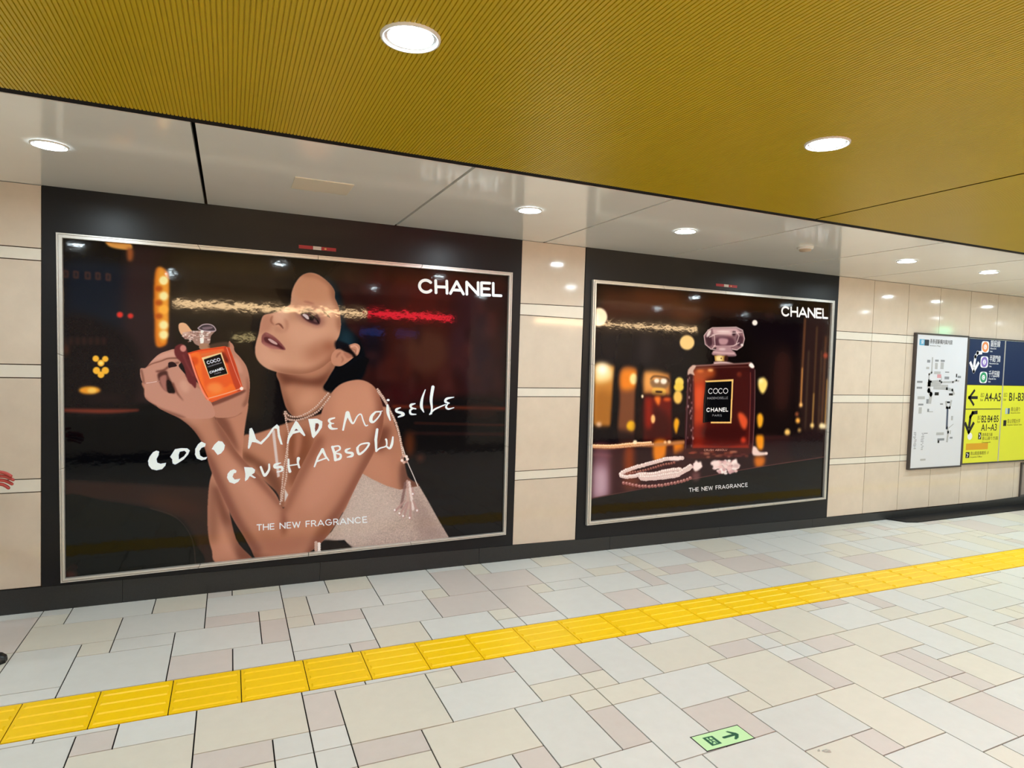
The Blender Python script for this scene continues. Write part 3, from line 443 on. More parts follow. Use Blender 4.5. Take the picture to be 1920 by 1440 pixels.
    # bottle body
    bd = P.f(B, [(160, 425), (185, 398), (340, 392), (560, 384), (600, 378), (628, 410), (632, 600), (628, 800), (612, 1010), (560, 1035), (400, 1050), (180, 1052), (135, 1030), (135, 800), (150, 560)], (58, 18, 16), .6, sm=False, keep=True)
    P.f(B, [(200, 470), (280, 500), (275, 760), (270, 950), (205, 970), (196, 700)], (196, 62, 26), 4, .95, clip=bd); P.f(B, [(210, 560), (262, 560), (255, 680), (215, 700)], (226, 88, 44), 4, .8, clip=bd)
    P.f(B, [(200, 430), (330, 420), (350, 470), (290, 500), (200, 520)], (176, 78, 34), 4, .9, clip=bd); P.e(B, 318, 434, 20, 9, (255, 190, 120), 1.4); P.e(B, 245, 440, 26, 10, (236, 130, 60), 2, .8); P.e(B, 522, 466, 17, 18, (226, 92, 50), 1.6)
    P.f(B, [(480, 480), (600, 480), (600, 960), (480, 960)], (66, 22, 20), 5, .8, clip=bd); P.f(B, [(196, 820), (600, 850), (595, 975), (200, 975)], (104, 22, 16), 5, .8, clip=bd); P.f(B, [(280, 830), (560, 830), (540, 930), (300, 930)], (48, 14, 14), 5, .8, clip=bd)
    P.f(B, [(512, 745), (545, 740), (580, 790), (565, 850), (535, 830)], (222, 84, 46), 2); P.e(B, 550, 928, 18, 20, (206, 60, 36), 2); P.f(B, [(200, 960), (400, 975), (600, 960), (600, 990), (200, 990)], (150, 40, 24), 1.6, .9, clip=bd)
    P.f(B, [(145, 440), (196, 470), (190, 980), (138, 1020), (140, 700)], (46, 16, 20), 1.6, .9, clip=bd); P.f(B, [(596, 430), (630, 410), (628, 800), (612, 1000), (588, 960)], (50, 20, 24), 1.6, .9, clip=bd)
    P.s_(B, [(196, 480), (192, 720), (192, 980)], 5, (130, 60, 60), .8, .9); P.s_(B, [(158, 500), (150, 760), (140, 1000)], 6, (120, 84, 96), .9, .9); P.s_(B, [(632, 430), (630, 700), (616, 1000)], 5, (150, 104, 106), .7, .9); P.s_(B, [(600, 450), (600, 600), (590, 960)], 5, (160, 70, 60), .8, .9)
    P.s_(B, [(190, 404), (340, 396), (560, 386), (600, 382)], 7, (176, 140, 136), .7, .9); P.s_(B, [(196, 424), (400, 414), (590, 410)], 4, (120, 74, 66), .7, .9); P.f(B, [(588, 398), (606, 380), (626, 402), (624, 418), (606, 418)], (255, 246, 240), .8)
    P.f(B, [(160, 430), (190, 400), (215, 405), (196, 440), (205, 470), (175, 460), (156, 468)], (226, 196, 180), .9, .9)
    rg = np.random.RandomState(8)
    for i in range(30): y = rg.uniform(470, 980); P.e(B, rg.uniform(146, 196), y, rg.uniform(2, 6), rg.uniform(5, 16), [(220, 180, 180), (90, 40, 44), (160, 110, 116)][i % 3], .9, .7)
    P.f(B, [(135, 1000), (200, 985), (600, 985), (620, 1010), (560, 1040), (400, 1056), (160, 1056)], (66, 26, 24), 1, .9)
    for i in range(26): P.e(B, rg.uniform(180, 600), rg.uniform(1008, 1050), rg.uniform(10, 34), rg.uniform(3, 7), [(196, 96, 60), (54, 18, 20), (226, 150, 120), (120, 50, 50)][i % 4], 1, .7)
    P.t(B, [(272, 1006), (434, 1004), (434, 990), (272, 992)], 'CRUSH ABSOLU', .2, (226, 170, 150), .9, .2)
    # label
    P.f(B, [(278, 508), (480, 497), (466, 810), (320, 810), (320, 798), (456, 798), (468, 516), (286, 524)], (240, 196, 116), .35, sm=False); P.f(B, [(284, 520), (467, 512), (455, 796), (322, 797), (264, 806), (270, 640)], (10, 9, 12), .35, sm=False)
    P.s_(B, [(284, 520), (272, 800)], 5, (70, 44, 34), .6)
    P.t(B, [(303, 602), (440, 600), (441, 560), (304, 562)], 'COCO', .13, (238, 238, 242), 1, .2, .16); P.t(B, [(296, 641), (440, 638), (440, 620), (296, 624)], 'MADEMOISELLE', .2, (150, 150, 156), .9, .2); P.t(B, [(291, 730), (440, 727), (441, 697), (292, 699)], 'CHANEL', .22, (246, 246, 248), 1, .2, .38); P.t(B, [(331, 762), (397, 762), (398, 746), (332, 746)], 'PARIS', .2, (150, 150, 156), .9, .2)
    # pearls and flower on the bar
    pc = [(226, 200, 196), (255, 244, 240)]
    P.beads(D, [(290, 1240), (400, 1262), (520, 1260), (650, 1238), (756, 1205)], 12, 22, [(150, 92, 88), (206, 160, 152)]); P.beads(D, [(300, 1180), (420, 1160), (560, 1120), (640, 1105)], 9, 18, [(130, 72, 64), (186, 130, 116)])
    P.beads(D, [(688, 1075), (600, 1078), (520, 1095), (440, 1118), (360, 1140), (290, 1165), (272, 1188), (300, 1200), (360, 1195), (400, 1185), (500, 1180), (580, 1160), (660, 1150), (690, 1165), (650, 1190), (560, 1205), (470, 1212), (420, 1215), (405, 1195), (440, 1180)], 14, 14, pc)
    P.beads(D, [(410, 1200), (500, 1198), (600, 1180), (700, 1165), (756, 1130)], 12, 13, pc); P.e(D, 640, 1080, 40, 12, (250, 226, 222), 1.2)
    P.beads(B, [(110, 1150), (150, 1125), (180, 1105)], 14, 13, pc)
    for cx, cy, R, n, q in [(225, 1110, 30, 16, 13), (430, 1118, 88, 60, 18)]:
        for i in range(n):
            a, rr = rg.uniform(0, 6.28), R*np.sqrt(rg.uniform(0, 1)); yy = cy+rr*np.sin(a)*.52
            P.e(B, cx+rr*np.cos(a), yy, q*rg.uniform(.6, 1.1), q*rg.uniform(.5, .8), [(240, 214, 212), (255, 242, 240), (206, 160, 164), (232, 196, 196)][i % 4], .8, .95)
    P.f(B, [(200, 1100), (215, 1072), (232, 1085), (250, 1080), (255, 1120), (215, 1150), (196, 1130)], (250, 232, 230), 1.2); P.f(B, [(320, 1085), (350, 1070), (380, 1082), (370, 1110), (325, 1105)], (246, 224, 222), 1.2); P.f(B, [(470, 1085), (500, 1060), (510, 1090), (530, 1110), (490, 1120)], (252, 238, 236), 1.2)
    P.f(B, [(618, 975), (640, 978), (665, 1010), (715, 1015), (712, 1032), (620, 1035)], (240, 212, 204), 1); P.e(B, 712, 1022, 9, 9, (250, 224, 214), .8)
    P.f(B, [(190, 1160), (240, 1160), (235, 1210), (195, 1210)], (140, 90, 92), 3, .6); P.e(B, 500, 1110, 26, 10, (150, 96, 100), 2, .6)
    # lettering
    P.t(O, [(1467, 594), (1551, 599), (1551, 579), (1467, 574)], 'CHANEL', .2, (250, 250, 252), 1, .2, .22)
    P.t(B, [(168, 1296), (580, 1258), (578, 1229), (166, 1266)], 'THE NEW FRAGRANCE', .17, (232, 232, 236), 1, .2, .28)
    P.im += P.rng.normal(0, .006, P.im.shape).astype(np.float32)
    return np.clip(P.im, 0, 1)

# ---------------------------------------------------------------- materials
def srgb(c):
    return tuple(((v/255/12.92) if v/255 <= .04045 else ((v/255+.055)/1.055)**2.4) for v in c)
MATS = {}
def mat(name, col, rough=.5, spec=.5, metal=0, emit=None, es=0, noise=0, nscale=30, bump=0, bscale=80, coat=0, vary=0, speck=None, rvar=0):
    if name in MATS: return MATS[name]
    m = bpy.data.materials.new(name); m.use_nodes = True; nt = m.node_tree; b = nt.nodes['Principled BSDF']
    c = srgb(col)+(1,); L = nt.links.new
    b.inputs['Base Color'].default_value = c; b.inputs['Roughness'].default_value = rough
    b.inputs['Specular IOR Level'].default_value = spec; b.inputs['Metallic'].default_value = metal; b.inputs['Coat Weight'].default_value = coat
    if emit is not None:
        b.inputs['Emission Color'].default_value = srgb(emit)+(1,); b.inputs['Emission Strength'].default_value = es
    tc = nt.nodes.new('ShaderNodeTexCoord'); out = None
    if noise or vary:
        mul = nt.nodes.new('ShaderNodeMix'); mul.data_type = 'RGBA'; mul.blend_type = 'MULTIPLY'; mul.inputs[0].default_value = 1
        mul.inputs[6].default_value = c
        n = nt.nodes.new('ShaderNodeTexNoise'); n.inputs['Scale'].default_value = nscale; n.inputs['Detail'].default_value = 6; n.inputs['Roughness'].default_value = .65
        L(tc.outputs['Object'], n.inputs['Vector'])
        mr = nt.nodes.new('ShaderNodeMapRange'); L(n.outputs['Fac'], mr.inputs[0]); mr.inputs[1].default_value = .25; mr.inputs[2].default_value = .75
        mr.inputs[3].default_value = 1-noise; mr.inputs[4].default_value = 1+noise
        v = mr.outputs[0]
        if vary:
            oi = nt.nodes.new('ShaderNodeObjectInfo'); m2 = nt.nodes.new('ShaderNodeMapRange'); L(oi.outputs['Random'], m2.inputs[0]); m2.inputs[3].default_value = 1-vary; m2.inputs[4].default_value = 1+vary
            mm = nt.nodes.new('ShaderNodeMath'); mm.operation = 'MULTIPLY'; L(v, mm.inputs[0]); L(m2.outputs[0], mm.inputs[1]); v = mm.outputs[0]
        L(v, mul.inputs[7]); L(mul.outputs[2], b.inputs['Base Color']); out = mul
        if rvar:
            r2 = nt.nodes.new('ShaderNodeMapRange'); L(n.outputs['Fac'], r2.inputs[0]); r2.inputs[3].default_value = rough-rvar; r2.inputs[4].default_value = rough+rvar; L(r2.outputs[0], b.inputs['Roughness'])
    if speck:
        vo = nt.nodes.new('ShaderNodeTexNoise'); vo.inputs['Scale'].default_value = speck[0]; vo.inputs['Detail'].default_value = 2; L(tc.outputs['Object'], vo.inputs['Vector'])
        rp = nt.nodes.new('ShaderNodeMapRange'); rp.inputs[1].default_value = speck[1]; rp.inputs[2].default_value = speck[1]+.08; L(vo.outputs['Fac'], rp.inputs[0])
        mx = nt.nodes.new('ShaderNodeMix'); mx.data_type = 'RGBA'; L(rp.outputs[0], mx.inputs[0])
        if out: L(out.outputs[2], mx.inputs[6])
        else: mx.inputs[6].default_value = c
        mx.inputs[7].default_value = srgb(speck[2])+(1,); L(mx.outputs[2], b.inputs['Base Color'])
    if bump:
        n2 = nt.nodes.new('ShaderNodeTexNoise'); n2.inputs['Scale'].default_value = bscale; n2.inputs['Detail'].default_value = 3; L(tc.outputs['Object'], n2.inputs['Vector'])
        bp = nt.nodes.new('ShaderNodeBump'); bp.inputs['Strength'].default_value = bump; bp.inputs['Distance'].default_value = .01; L(n2.outputs['Fac'], bp.inputs['Height']); L(bp.outputs[0], b.inputs['Normal'])
    MATS[name] = m; return m
def picture(name, arr, rough=.08, bump=.0, bscale=60, gain=1.0, spec=.5, emit=0):
    h, w_ = arr.shape[:2]
    im = bpy.data.images.new(name, w_, h, alpha=False)
    px = np.ones((h, w_, 4), np.float32); px[..., :3] = arr[::-1]
    im.pixels.foreach_set(px.ravel()); im.update(); im.pack()
    m = bpy.data.materials.new(name); m.use_nodes = True; nt = m.node_tree; b = nt.nodes['Principled BSDF']; L = nt.links.new
    t = nt.nodes.new('ShaderNodeTexImage'); t.image = im; t.extension = 'EXTEND'
    g = nt.nodes.new('ShaderNodeMix'); g.data_type = 'RGBA'; g.blend_type = 'MULTIPLY'; g.inputs[0].default_value = 1; g.inputs[7].default_value = (gain*.99, gain, gain*1.05, 1)
    L(t.outputs[0], g.inputs[6]); L(g.outputs[2], b.inputs['Base Color'])
    if emit: L(g.outputs[2], b.inputs['Emission Color']); b.inputs['Emission Strength'].default_value = emit
    b.inputs['Roughness'].default_value = rough; b.inputs['Specular IOR Level'].default_value = spec
    if bump:
        tc = nt.nodes.new('ShaderNodeTexCoord'); n2 = nt.nodes.new('ShaderNodeTexNoise'); n2.inputs['Scale'].default_value = bscale; n2.inputs['Detail'].default_value = 2; L(tc.outputs['Object'], n2.inputs['Vector'])
        bp = nt.nodes.new('ShaderNodeBump'); bp.inputs['Strength'].default_value = bump; bp.inputs['Distance'].default_value = .01; L(n2.outputs['Fac'], bp.inputs['Height']); L(bp.outputs[0], b.inputs['Normal'])
    return m
M = dict(
    tile=mat('beige_wall_tile', (215, 202, 187), .08, .45, noise=.06, nscale=5, vary=.03, rvar=.03),
    strip=mat('pale_accent_tile', (228, 223, 212), .2, .5, noise=.03, nscale=12, vary=.02),
    black=mat('black_granite', (23, 24, 29), .33, .28, noise=.3, nscale=220),
    base=mat('charcoal_base', (44, 45, 46), .3, .4, noise=.25, nscale=160),
    grout=mat('dark_grout', (24, 20, 22), .9, .2), wgrout=mat('wall_grout', (78, 62, 48), .9, .2),
    fg=mat('grey_floor_tile', (218, 220, 218), .36, .4, noise=.035, nscale=14, vary=.035, speck=(260, .74, (150, 150, 148)), rvar=.1),
    fb=mat('beige_floor_tile', (220, 217, 206), .36, .4, noise=.035, nscale=14, vary=.03, speck=(260, .74, (160, 152, 138)), rvar=.1),
    fp=mat('pink_floor_tile', (212, 205, 201), .36, .4, noise=.035, nscale=14, vary=.03, speck=(260, .74, (148, 138, 132)), rvar=.1),
    yel=mat('yellow_tactile', (255, 210, 0), .4, .5, noise=.04, nscale=30, vary=.03),
    soffit=mat('white_soffit', (240, 239, 236), .12, .8, noise=.02, nscale=3),
    gold=mat('gold_ceiling', (196, 168, 14), .4, .5, metal=.1, noise=.04, nscale=2),
    dark=mat('dark_void', (22, 20, 20), .9, .1),
    steel=mat('brushed_steel', (216, 214, 210), .3, .6, metal=.5, noise=.04, nscale=40), steeld=mat('grey_frame_metal', (86, 80, 80), .35, .5, metal=.5),
    white=mat('white_metal', (228, 228, 226), .4, .5), lampin=mat('lamp_reflector', (238, 238, 240), .2, .6, metal=.3),
    red=mat('red_sticker', (172, 48, 58), .4, .4), wsti=mat('white_sticker', (216, 208, 204), .5, .4),
)
def emis(name, col, s):
    return mat(name, (20, 20, 20), .5, emit=col, es=s)

# ---------------------------------------------------------------- mesh helpers
def link(name, me, m, parent=None):
    o = bpy.data.objects.new(name, me); COL.objects.link(o)
    if m is not None and len(me.materials) == 0: me.materials.append(m)
    if parent is not None: o.parent = parent
    return o
def raw(name, V, Fc, m, parent=None, smooth=False, uv=None):
    me = bpy.data.meshes.new(name); me.from_pydata([tuple(v) for v in V], [], Fc); me.materials.append(m)
    if smooth:
        for p in me.polygons: p.use_smooth = True
    if uv is not None:
        l = me.uv_layers.new(name='uv')
        for i, lp in enumerate(me.loops): l.data[i].uv = uv[lp.vertex_index]
    me.update(); return link(name, me, m, parent)
def boxv(x0, x1, y0, y1, z0, z1):
    V = [(x0, y0, z0), (x1, y0, z0), (x1, y1, z0), (x0, y1, z0), (x0, y0, z1), (x1, y0, z1), (x1, y1, z1), (x0, y1, z1)]
    return V, [(0, 3, 2, 1), (4, 5, 6, 7), (0, 1, 5, 4), (1, 2, 6, 5), (2, 3, 7, 6), (3, 0, 4, 7)]
def box(name, x0, x1, y0, y1, z0, z1, m, parent=None, bev=0):
    V, Fc = boxv(x0, x1, y0, y1, z0, z1); o = raw(name, V, Fc, m, parent)
    if bev: bevel(o, bev)
    return o
def bevel(o, w_, seg=1):
    bm = bmesh.new(); bm.from_mesh(o.data); bmesh.ops.bevel(bm, geom=bm.edges[:], offset=w_, segments=seg, affect='EDGES'); bm.to_mesh(o.data); bm.free()
def slab(name, P, y0, y1, m, parent=None, chamf=0):
    """a plate standing against the wall: P = (x, z) outline, front at y0, back at y1"""
    n = len(P); c = (sum(p[0] for p in P)/n, sum(p[1] for p in P)/n)
    V = []
    if chamf:
        V += [(x+(chamf if x < c[0] else -chamf), y0, z+(chamf if z < c[1] else -chamf)) for x, z in P]; V += [(x, y0+chamf, z) for x, z in P]
    else: V += [(x, y0, z) for x, z in P]
    V += [(x, y1, z) for x, z in P]; k = len(V)//n
    Fc = [tuple(range(n))]+[(a*n+i, (a+1)*n+i, (a+1)*n+(i+1) % n, a*n+(i+1) % n) for a in range(k-1) for i in range(n)]+[tuple(range((k-1)*n, k*n))[::-1]]
    return raw(name, V, Fc, m, parent)
def merge(name, parts, m, parent=None, smooth=False):
    V = []; Fc = []
    for v, f in parts:
        k = len(V); V += list(v); Fc += [tuple(i+k for i in q) for q in f]
    return raw(name, V, Fc, m, parent, smooth)
def lathe(prof, n=28, c=(0, 0, 0), close=False):
    V = []; Fc = []
    for r_, z in prof:
        for i in range(n):
            a = 2*math.pi*i/n; V.append((c[0]+r_*math.cos(a), c[1]+r_*math.sin(a), c[2]+z))
    for j in range(len(prof)-1):
        for i in range(n): Fc.append((j*n+i, j*n+(i+1) % n, (j+1)*n+(i+1) % n, (j+1)*n+i))
    if close: Fc.append(tuple(range((len(prof)-1)*n, len(prof)*n)))
    return V, Fc
def empty(name, loc, label, cat, group=None):
    o = bpy.data.objects.new(name, None); COL.objects.link(o); o.location = loc; o.empty_display_size = .1
    return tag(o, label, cat, group)
def tag(o, label, cat, group=None):
    o['label'] = label; o['category'] = cat
    if group: o['group'] = group
    return o
def struct(o): o['kind'] = 'structure'; return o
def rel(o, p):
    """place a world-space mesh under the empty p"""
    o.parent = p; o.matrix_parent_inverse = Matrix.Translation(p.location).inverted(); return o
def off(x, z, y):
    """a point measured on the wall plane, carried to the plane at y along its own line of sight from eye height"""
    k = y/YW; return (x*k, CH+(z-CH)*k)

# ---------------------------------------------------------------- floor
KI = [-60, 11, 14, 17, 20, 23, 26, 29, 129]; KM = [-60, 11, 13.85, 16.77, 19.7, 22.5, 25.25, 28.1, 123]
YU = [3.435, 3.545, 3.70, 3.86, 4.02, 4.18, 4.345, 4.505, 4.66]
def gx(i): return .033+.149*float(np.interp(i, KI, KM))
def sh(i): return min(max(0, float(np.interp(i, KI, KM))-5), 40)
SN, SF = 3.11, 3.434                              # the yellow strip lies between these
def glow(i, j): return (gx(i), SN+.3 if j <= 0 else 3.07-(j-1-.031*sh(i))*.1535)
def gup(i, j): return (gx(i), SF-.3 if j <= 0 else float(np.interp(j+.02*sh(i), range(9), YU)) if j < 8 else 4.75)
def clip(P, ylim, keep_above):
    out = []
    ins = (lambda p: p[1] >= ylim) if keep_above else (lambda p: p[1] <= ylim)
    for a, b in zip(P, P[1:]+P[:1]):
        if ins(a): out.append(a)
        if ins(a) != ins(b):
            t = (ylim-a[1])/(b[1]-a[1]); out.append((a[0]+t*(b[0]-a[0]), ylim))
    return out
UPT = """-7 -6 7 8 g;-7 -6 6 7 b;-6 -3 6 8 g;-3 -1 6 8 b;-1 0 7 8 p;0 2 7 8 b;-1 2 5 7 g;-1 1 4 5 p;1 2 4 5 b;1 2 2 4 p;-2 1 2 4 g;0 2 0 2 g;-2 0 0 2 p;-4 -1 4 6 g;-7 -4 4 6 b;-4 -2 3 4 g;-5 -4 3 4 b;
-5 -2 0 3 g;-7 -5 1 4 g;-9 -5 0 1 g;-9 -7 7 8 g;-10 -7 4 7 p;-10 -7 1 4 b;2 4 6 8 g;4 6 6 8 b;2 3 4 6 b;3 6 4 6 g;2 3 3 4 b;3 5 3 4 p;2 5 1 3 g;2 4 0 1 g;4 5 0 1 p;6 9 5 8 g;6 8 4 5 g;8 9 4 5 b;5 8 2 4 g;5 7 0 2 b;7 10 0 2 g;
9 11 7 8 g;9 11 4 7 p;8 11 2 4 p;11 12 6 8 b;12 15 6 8 g;15 17 6 8 b;11 14 4 6 p;14 17 4 6 g;11 13 1 4 p;13 14 3 4 b;14 16 3 4 g;13 16 0 3 g;11 13 0 1 g;10 11 1 2 b;10 11 0 1 g;17 20 5 8 g;17 19 4 5 b;19 20 4 5 g;16 19 2 4 g;
19 20 2 4 p;16 18 0 2 p;18 20 0 2 g;20 21 6 8 g;20 21 4 6 b;20 21 3 4 b;21 24 6 8 g;21 24 4 6 g;21 23 3 4 p;20 23 1 3 g;20 22 0 1 b;22 23 0 1 g;23 25 2 4 b;23 25 0 2 g;25 28 2 4 p;25 28 0 2 g;24 26 4 6 p;28 29 2 4 p;29 31 2 4 g"""
LOT = """-9 -5 0 1 g;-5 -3 0 1 g;-9 -4 1 4 g;-4 -3 1 2 p;-3 -1 0 2 g;-4 -1 2 5 b;-1 2 0 3 b;2 4 0 1 g;4 7 0 1 g;2 3 1 3 p;3 6 1 4 b;6 7 1 2 b;7 9 0 2 p;6 9 2 4 g;-1 1 3 4 p;-1 1 4 7 b;1 2 3 4 g;2 3 3 4 g;1 2 4 5 g;2 3 4 5 g;3 5 4 5 p;
5 8 4 6 b;3 5 5 8 b;5 7 6 8 g;7 8 6 7 p;9 11 0 3 g;11 12 0 3 p;9 11 3 4 b;11 12 3 4 b;12 14 0 4 g;14 15 0 2 p;15 17 0 2 g;14 17 2 4 b;8 10 4 7 g;10 11 4 5 b;11 13 4 5 b;10 11 5 7 p;11 13 5 8 g;13 15 6 8 p;13 16 4 6 g;8 9 7 8 b;9 11 7 9 g;
12 15 8 11 g;11 12 8 10 g;20 21 0 3 p;17 20 0 3 b;17 19 3 4 p;19 20 3 4 g;20 21 3 4 b;21 24 0 4 b;24 25 0 2 b;25 27 0 2 p;24 27 2 4 g;27 28 0 3 g;28 29 0 3 p;27 29 3 4 b;29 31 0 4 g;16 19 4 7 b;15 16 6 7 b;19 20 4 5 g;20 21 4 5 g;21 23 4 5 p;
19 20 5 7 p;20 23 5 8 b;23 26 4 6 b;15 18 7 9 g;18 20 7 10 b;20 22 8 11 g;22 24 8 9 b;22 24 9 11 p;24 27 9 11 g;23 25 6 9 g;25 26 6 7 g;25 27 7 9 b;26 28 4 7 g;28 29 5 7 b;28 31 4 5 b;29 31 5 8 g;27 29 7 9 g;15 17 9 12 b;17 18 9 10 p;17 20 10 13 g;20 21 11 12 b;21 24 11 13 g"""
def layout(text, jmax, fn, lim, above, seed):
    rnd = random.Random(seed); occ = set(); out = []
    for e in text.replace('\n', '').split(';'):
        i0, i1, j0, j1, k = e.split(); i0, i1, j0, j1 = int(i0), int(i1), int(j0), int(j1)
        if any((i, j) in occ for i in range(i0, i1) for j in range(j0, j1)): print('overlap', e); continue
        occ |= {(i, j) for i in range(i0, i1) for j in range(j0, j1)}; out.append((i0, i1, j0, j1, k))
    for i in range(-45, 146):
        for j in range(jmax):
            if (i, j) in occ: continue
            a, b = rnd.choice([(3, 2), (2, 3), (3, 3), (2, 2), (1, 1), (2, 1), (3, 2), (1, 2)])
            while a > 1 and any((ii, jj) in occ for ii in range(i, i+a) for jj in range(j, min(j+b, jmax))): a -= 1
            while b > 1 and any((i+q, jj) in occ for q in range(a) for jj in range(j, min(j+b, jmax))): b -= 1
            b = min(b, jmax-j); occ |= {(ii, jj) for ii in range(i, i+a) for jj in range(j, j+b)}
            out.append((i, i+a, j, j+b, rnd.choice('ggggbbbp')))
    res = []
    for i0, i1, j0, j1, k in out:
        P = [fn(i0, j0), fn(i1, j0), fn(i1, j1), fn(i0, j1)]
        P = clip(P, lim, above)
        if above: P = clip(P, 4.602, False)
        if len(P) > 2: res.append((P, k))
    return res
def shrink(P, g):
    cx = sum(p[0] for p in P)/len(P); cy = sum(p[1] for p in P)/len(P)
    return [(x+(g if x < cx else -g), y+(g if y < cy else -g)) for x, y in P]
floor = struct(box('floor', XL, XR, YB, YW, -.06, -.006, M['grout']))
tiles = [(P, k) for P, k in layout(UPT, 8, gup, SF+.003, True, 2)+layout(LOT, 28, glow, SN-.003, False, 3)]
def inview(P):
    cx = sum(p[0] for p in P)/len(P); cy = sum(p[1] for p in P)/len(P); d = Vector((cx, cy, -CH)); z = d.dot(FF)
    if z < .3: return None
    x = 960+FPX*d.dot(RR)/z; y = 720-FPX*d.dot(UU)/z
    return z if -120 < x < 2040 and y < 1540 else None
seen = []; far = []
for P, k in tiles:
    z = inview(P); (far if z is None else seen).append((z or 99, P, k))
seen.sort(key=lambda t: t[0]); far += seen[290:]; seen = seen[:290]
KM_ = dict(g='fg', b='fb', p='fp')
def tile_geo(P, g=.0031):
    P = shrink(P, g); n = len(P)
    area = sum(a[0]*b[1]-a[1]*b[0] for a, b in zip(P, P[1:]+P[:1]))
    if area < 0: P = P[::-1]
    V = [(x, y, 0) for x, y in P]+[(x, y, -.0058) for x, y in P]
    return V, [tuple(range(n))]+[(i, n+i, n+(i+1) % n, (i+1) % n) for i in range(n)]
for z, P, k in seen:
    V, Fc = tile_geo(P); raw('floor_tile', V, Fc, M[KM_[k]], floor)
for k in 'gbp':
    o = merge('distant_floor_tile', [tile_geo(P) for z, P, kk in far if kk == k], M[KM_[k]], floor); o['kind'] = 'stuff'
# yellow guidance tiles, four long bars each
def tactile(x0, x1):
    g = .0022; parts = [boxv(x0+g, x1-g, SN+g, SF-g, -.0058, .0)]
    for i in range(4):
        y = SN+(SF-SN)*(.125+.25*i); a, b, h = .0175, .0105, .005
        X0, X1 = x0+.014, x1-.014
        V = [(X0, y-a, .0003), (X1, y-a, .0003), (X1, y+a, .0003), (X0, y+a, .0003), (X0+.006, y-b, h), (X1-.006, y-b, h), (X1-.006, y+b, h), (X0+.006, y+b, h)]
        parts.append((V, [(4, 5, 6, 7), (0, 1, 5, 4), (1, 2, 6, 5), (2, 3, 7, 6), (3, 0, 4, 7)]))
    return merge('tactile_tile', parts, M['yel'], floor)
TX = [-.8312+.3*i for i in range(-20, 75)]
for a, b in zip(TX, TX[1:]): tactile(a, b)

# ---------------------------------------------------------------- poster wall
wall = struct(box('wall_front', XL, XR, YW+.012, YW+.2, 0, ZC+.1, M['wgrout']))
def wtile(P, name, m, g=.0030, y0=YW):
    cx = sum(p[0] for p in P)/4; cz = sum(p[1] for p in P)/4
    P = [(x+(g if x < cx else -g), z+(g if z < cz else -g)) for x, z in P]
    return slab(name, P, y0, YW+.0125, m, wall)
def course(xs, levels):
    """levels: (z at the left end, z at the right end, is_strip) lines bounding the courses from the bottom up"""
    xa, xb = xs[0], xs[-1]
    for (a0, a1, _), (b0, b1, st) in zip(levels, levels[1:]):
        for x0, x1 in zip(xs, xs[1:]):
            f = lambda p, q, x: p+(q-p)*(x-xa)/(xb-xa)
            P = [(x0, f(a0, a1, x0)), (x1, f(a0, a1, x1)), (x1, f(b0, b1, x1)), (x0, f(b0, b1, x0))]
            wtile(P, 'accent_tile' if st else 'wall_tile', M['strip'] if st else M['tile'])
course([-6.424+.6*i for i in range(10)], [(.151, .151, 0), (.724, .727, 0), (.801, .806, 1), (1.406, 1.409, 0), (1.489, 1.488, 1), (2.094, 2.102, 0), (2.176, 2.174, 1), (ZC, ZC, 0)])
course([2.086, 2.662], [(.120, .113, 0), (.643, .649, 0), (.714, .721, 1), (1.311, 1.313, 0), (1.382, 1.384, 1), (1.959, 1.956, 0), (2.048, 2.057, 1), (ZC, ZC, 0)])
course([5.600, 6.128, 6.672, 7.199, 7.739, 8.25]+[8.78+.53*i for i in range(26)], [(.089, .10, 0), (.627, .627, 0), (.690, .74, 1), (1.265, 1.265, 0), (1.343, 1.37, 1), (1.909, 1.9, 0), (1.992, 2.02, 1), (ZC, ZC, 0)])
for x0, x1, z0, z1 in ((-1.022, 2.086, .14, .122), (2.664, 5.600, .112, .090)):
    slab('black_panel', [(x0, z0), (x1, z1), (x1, ZC), (x0, ZC)], YW-.004, YW+.0125, M['black'], wall)
basez = lambda x: float(np.interp(x, [-8, -1.0, 2.1, 5.6, 6.9, 7.8, 9, 22], [.16, .150, .120, .089, .082, .086, .11, .12]))
bx = [XL+.02]+[-5.4+1.2*i for i in range(23)]
for a, b in zip(bx, bx[1:]):
    wb = slab('baseboard_piece', [(a+.001, 0), (b-.001, 0), (b-.001, basez(b)), (a+.001, basez(a))], YW-.008, YW+.0125, M['base'], wall)
# dark gutter kerb that begins under the map board
gt = raw('drain_kerb', [(6.50, 4.597, .001), (6.60, 4.44, .001), (6.72, 4.40, .001), (20, 4.47, .001), (20, 4.597, .001), (6.50, 4.597, .012), (6.60, 4.44, .010), (6.72, 4.40, .010), (20, 4.47, .010), (20, 4.597, .03)],
         [(0, 1, 2, 3, 4)[::-1], (5, 6, 7, 8, 9), (0, 1, 6, 5), (1, 2, 7, 6), (2, 3, 8, 7), (3, 4, 9, 8), (4, 0, 5, 9)], mat('black_kerb', (14, 14, 18), .5, .3, noise=.3, nscale=60))
tag(gt, 'black flat kerb on the floor along the wall foot below the map board', 'kerb')

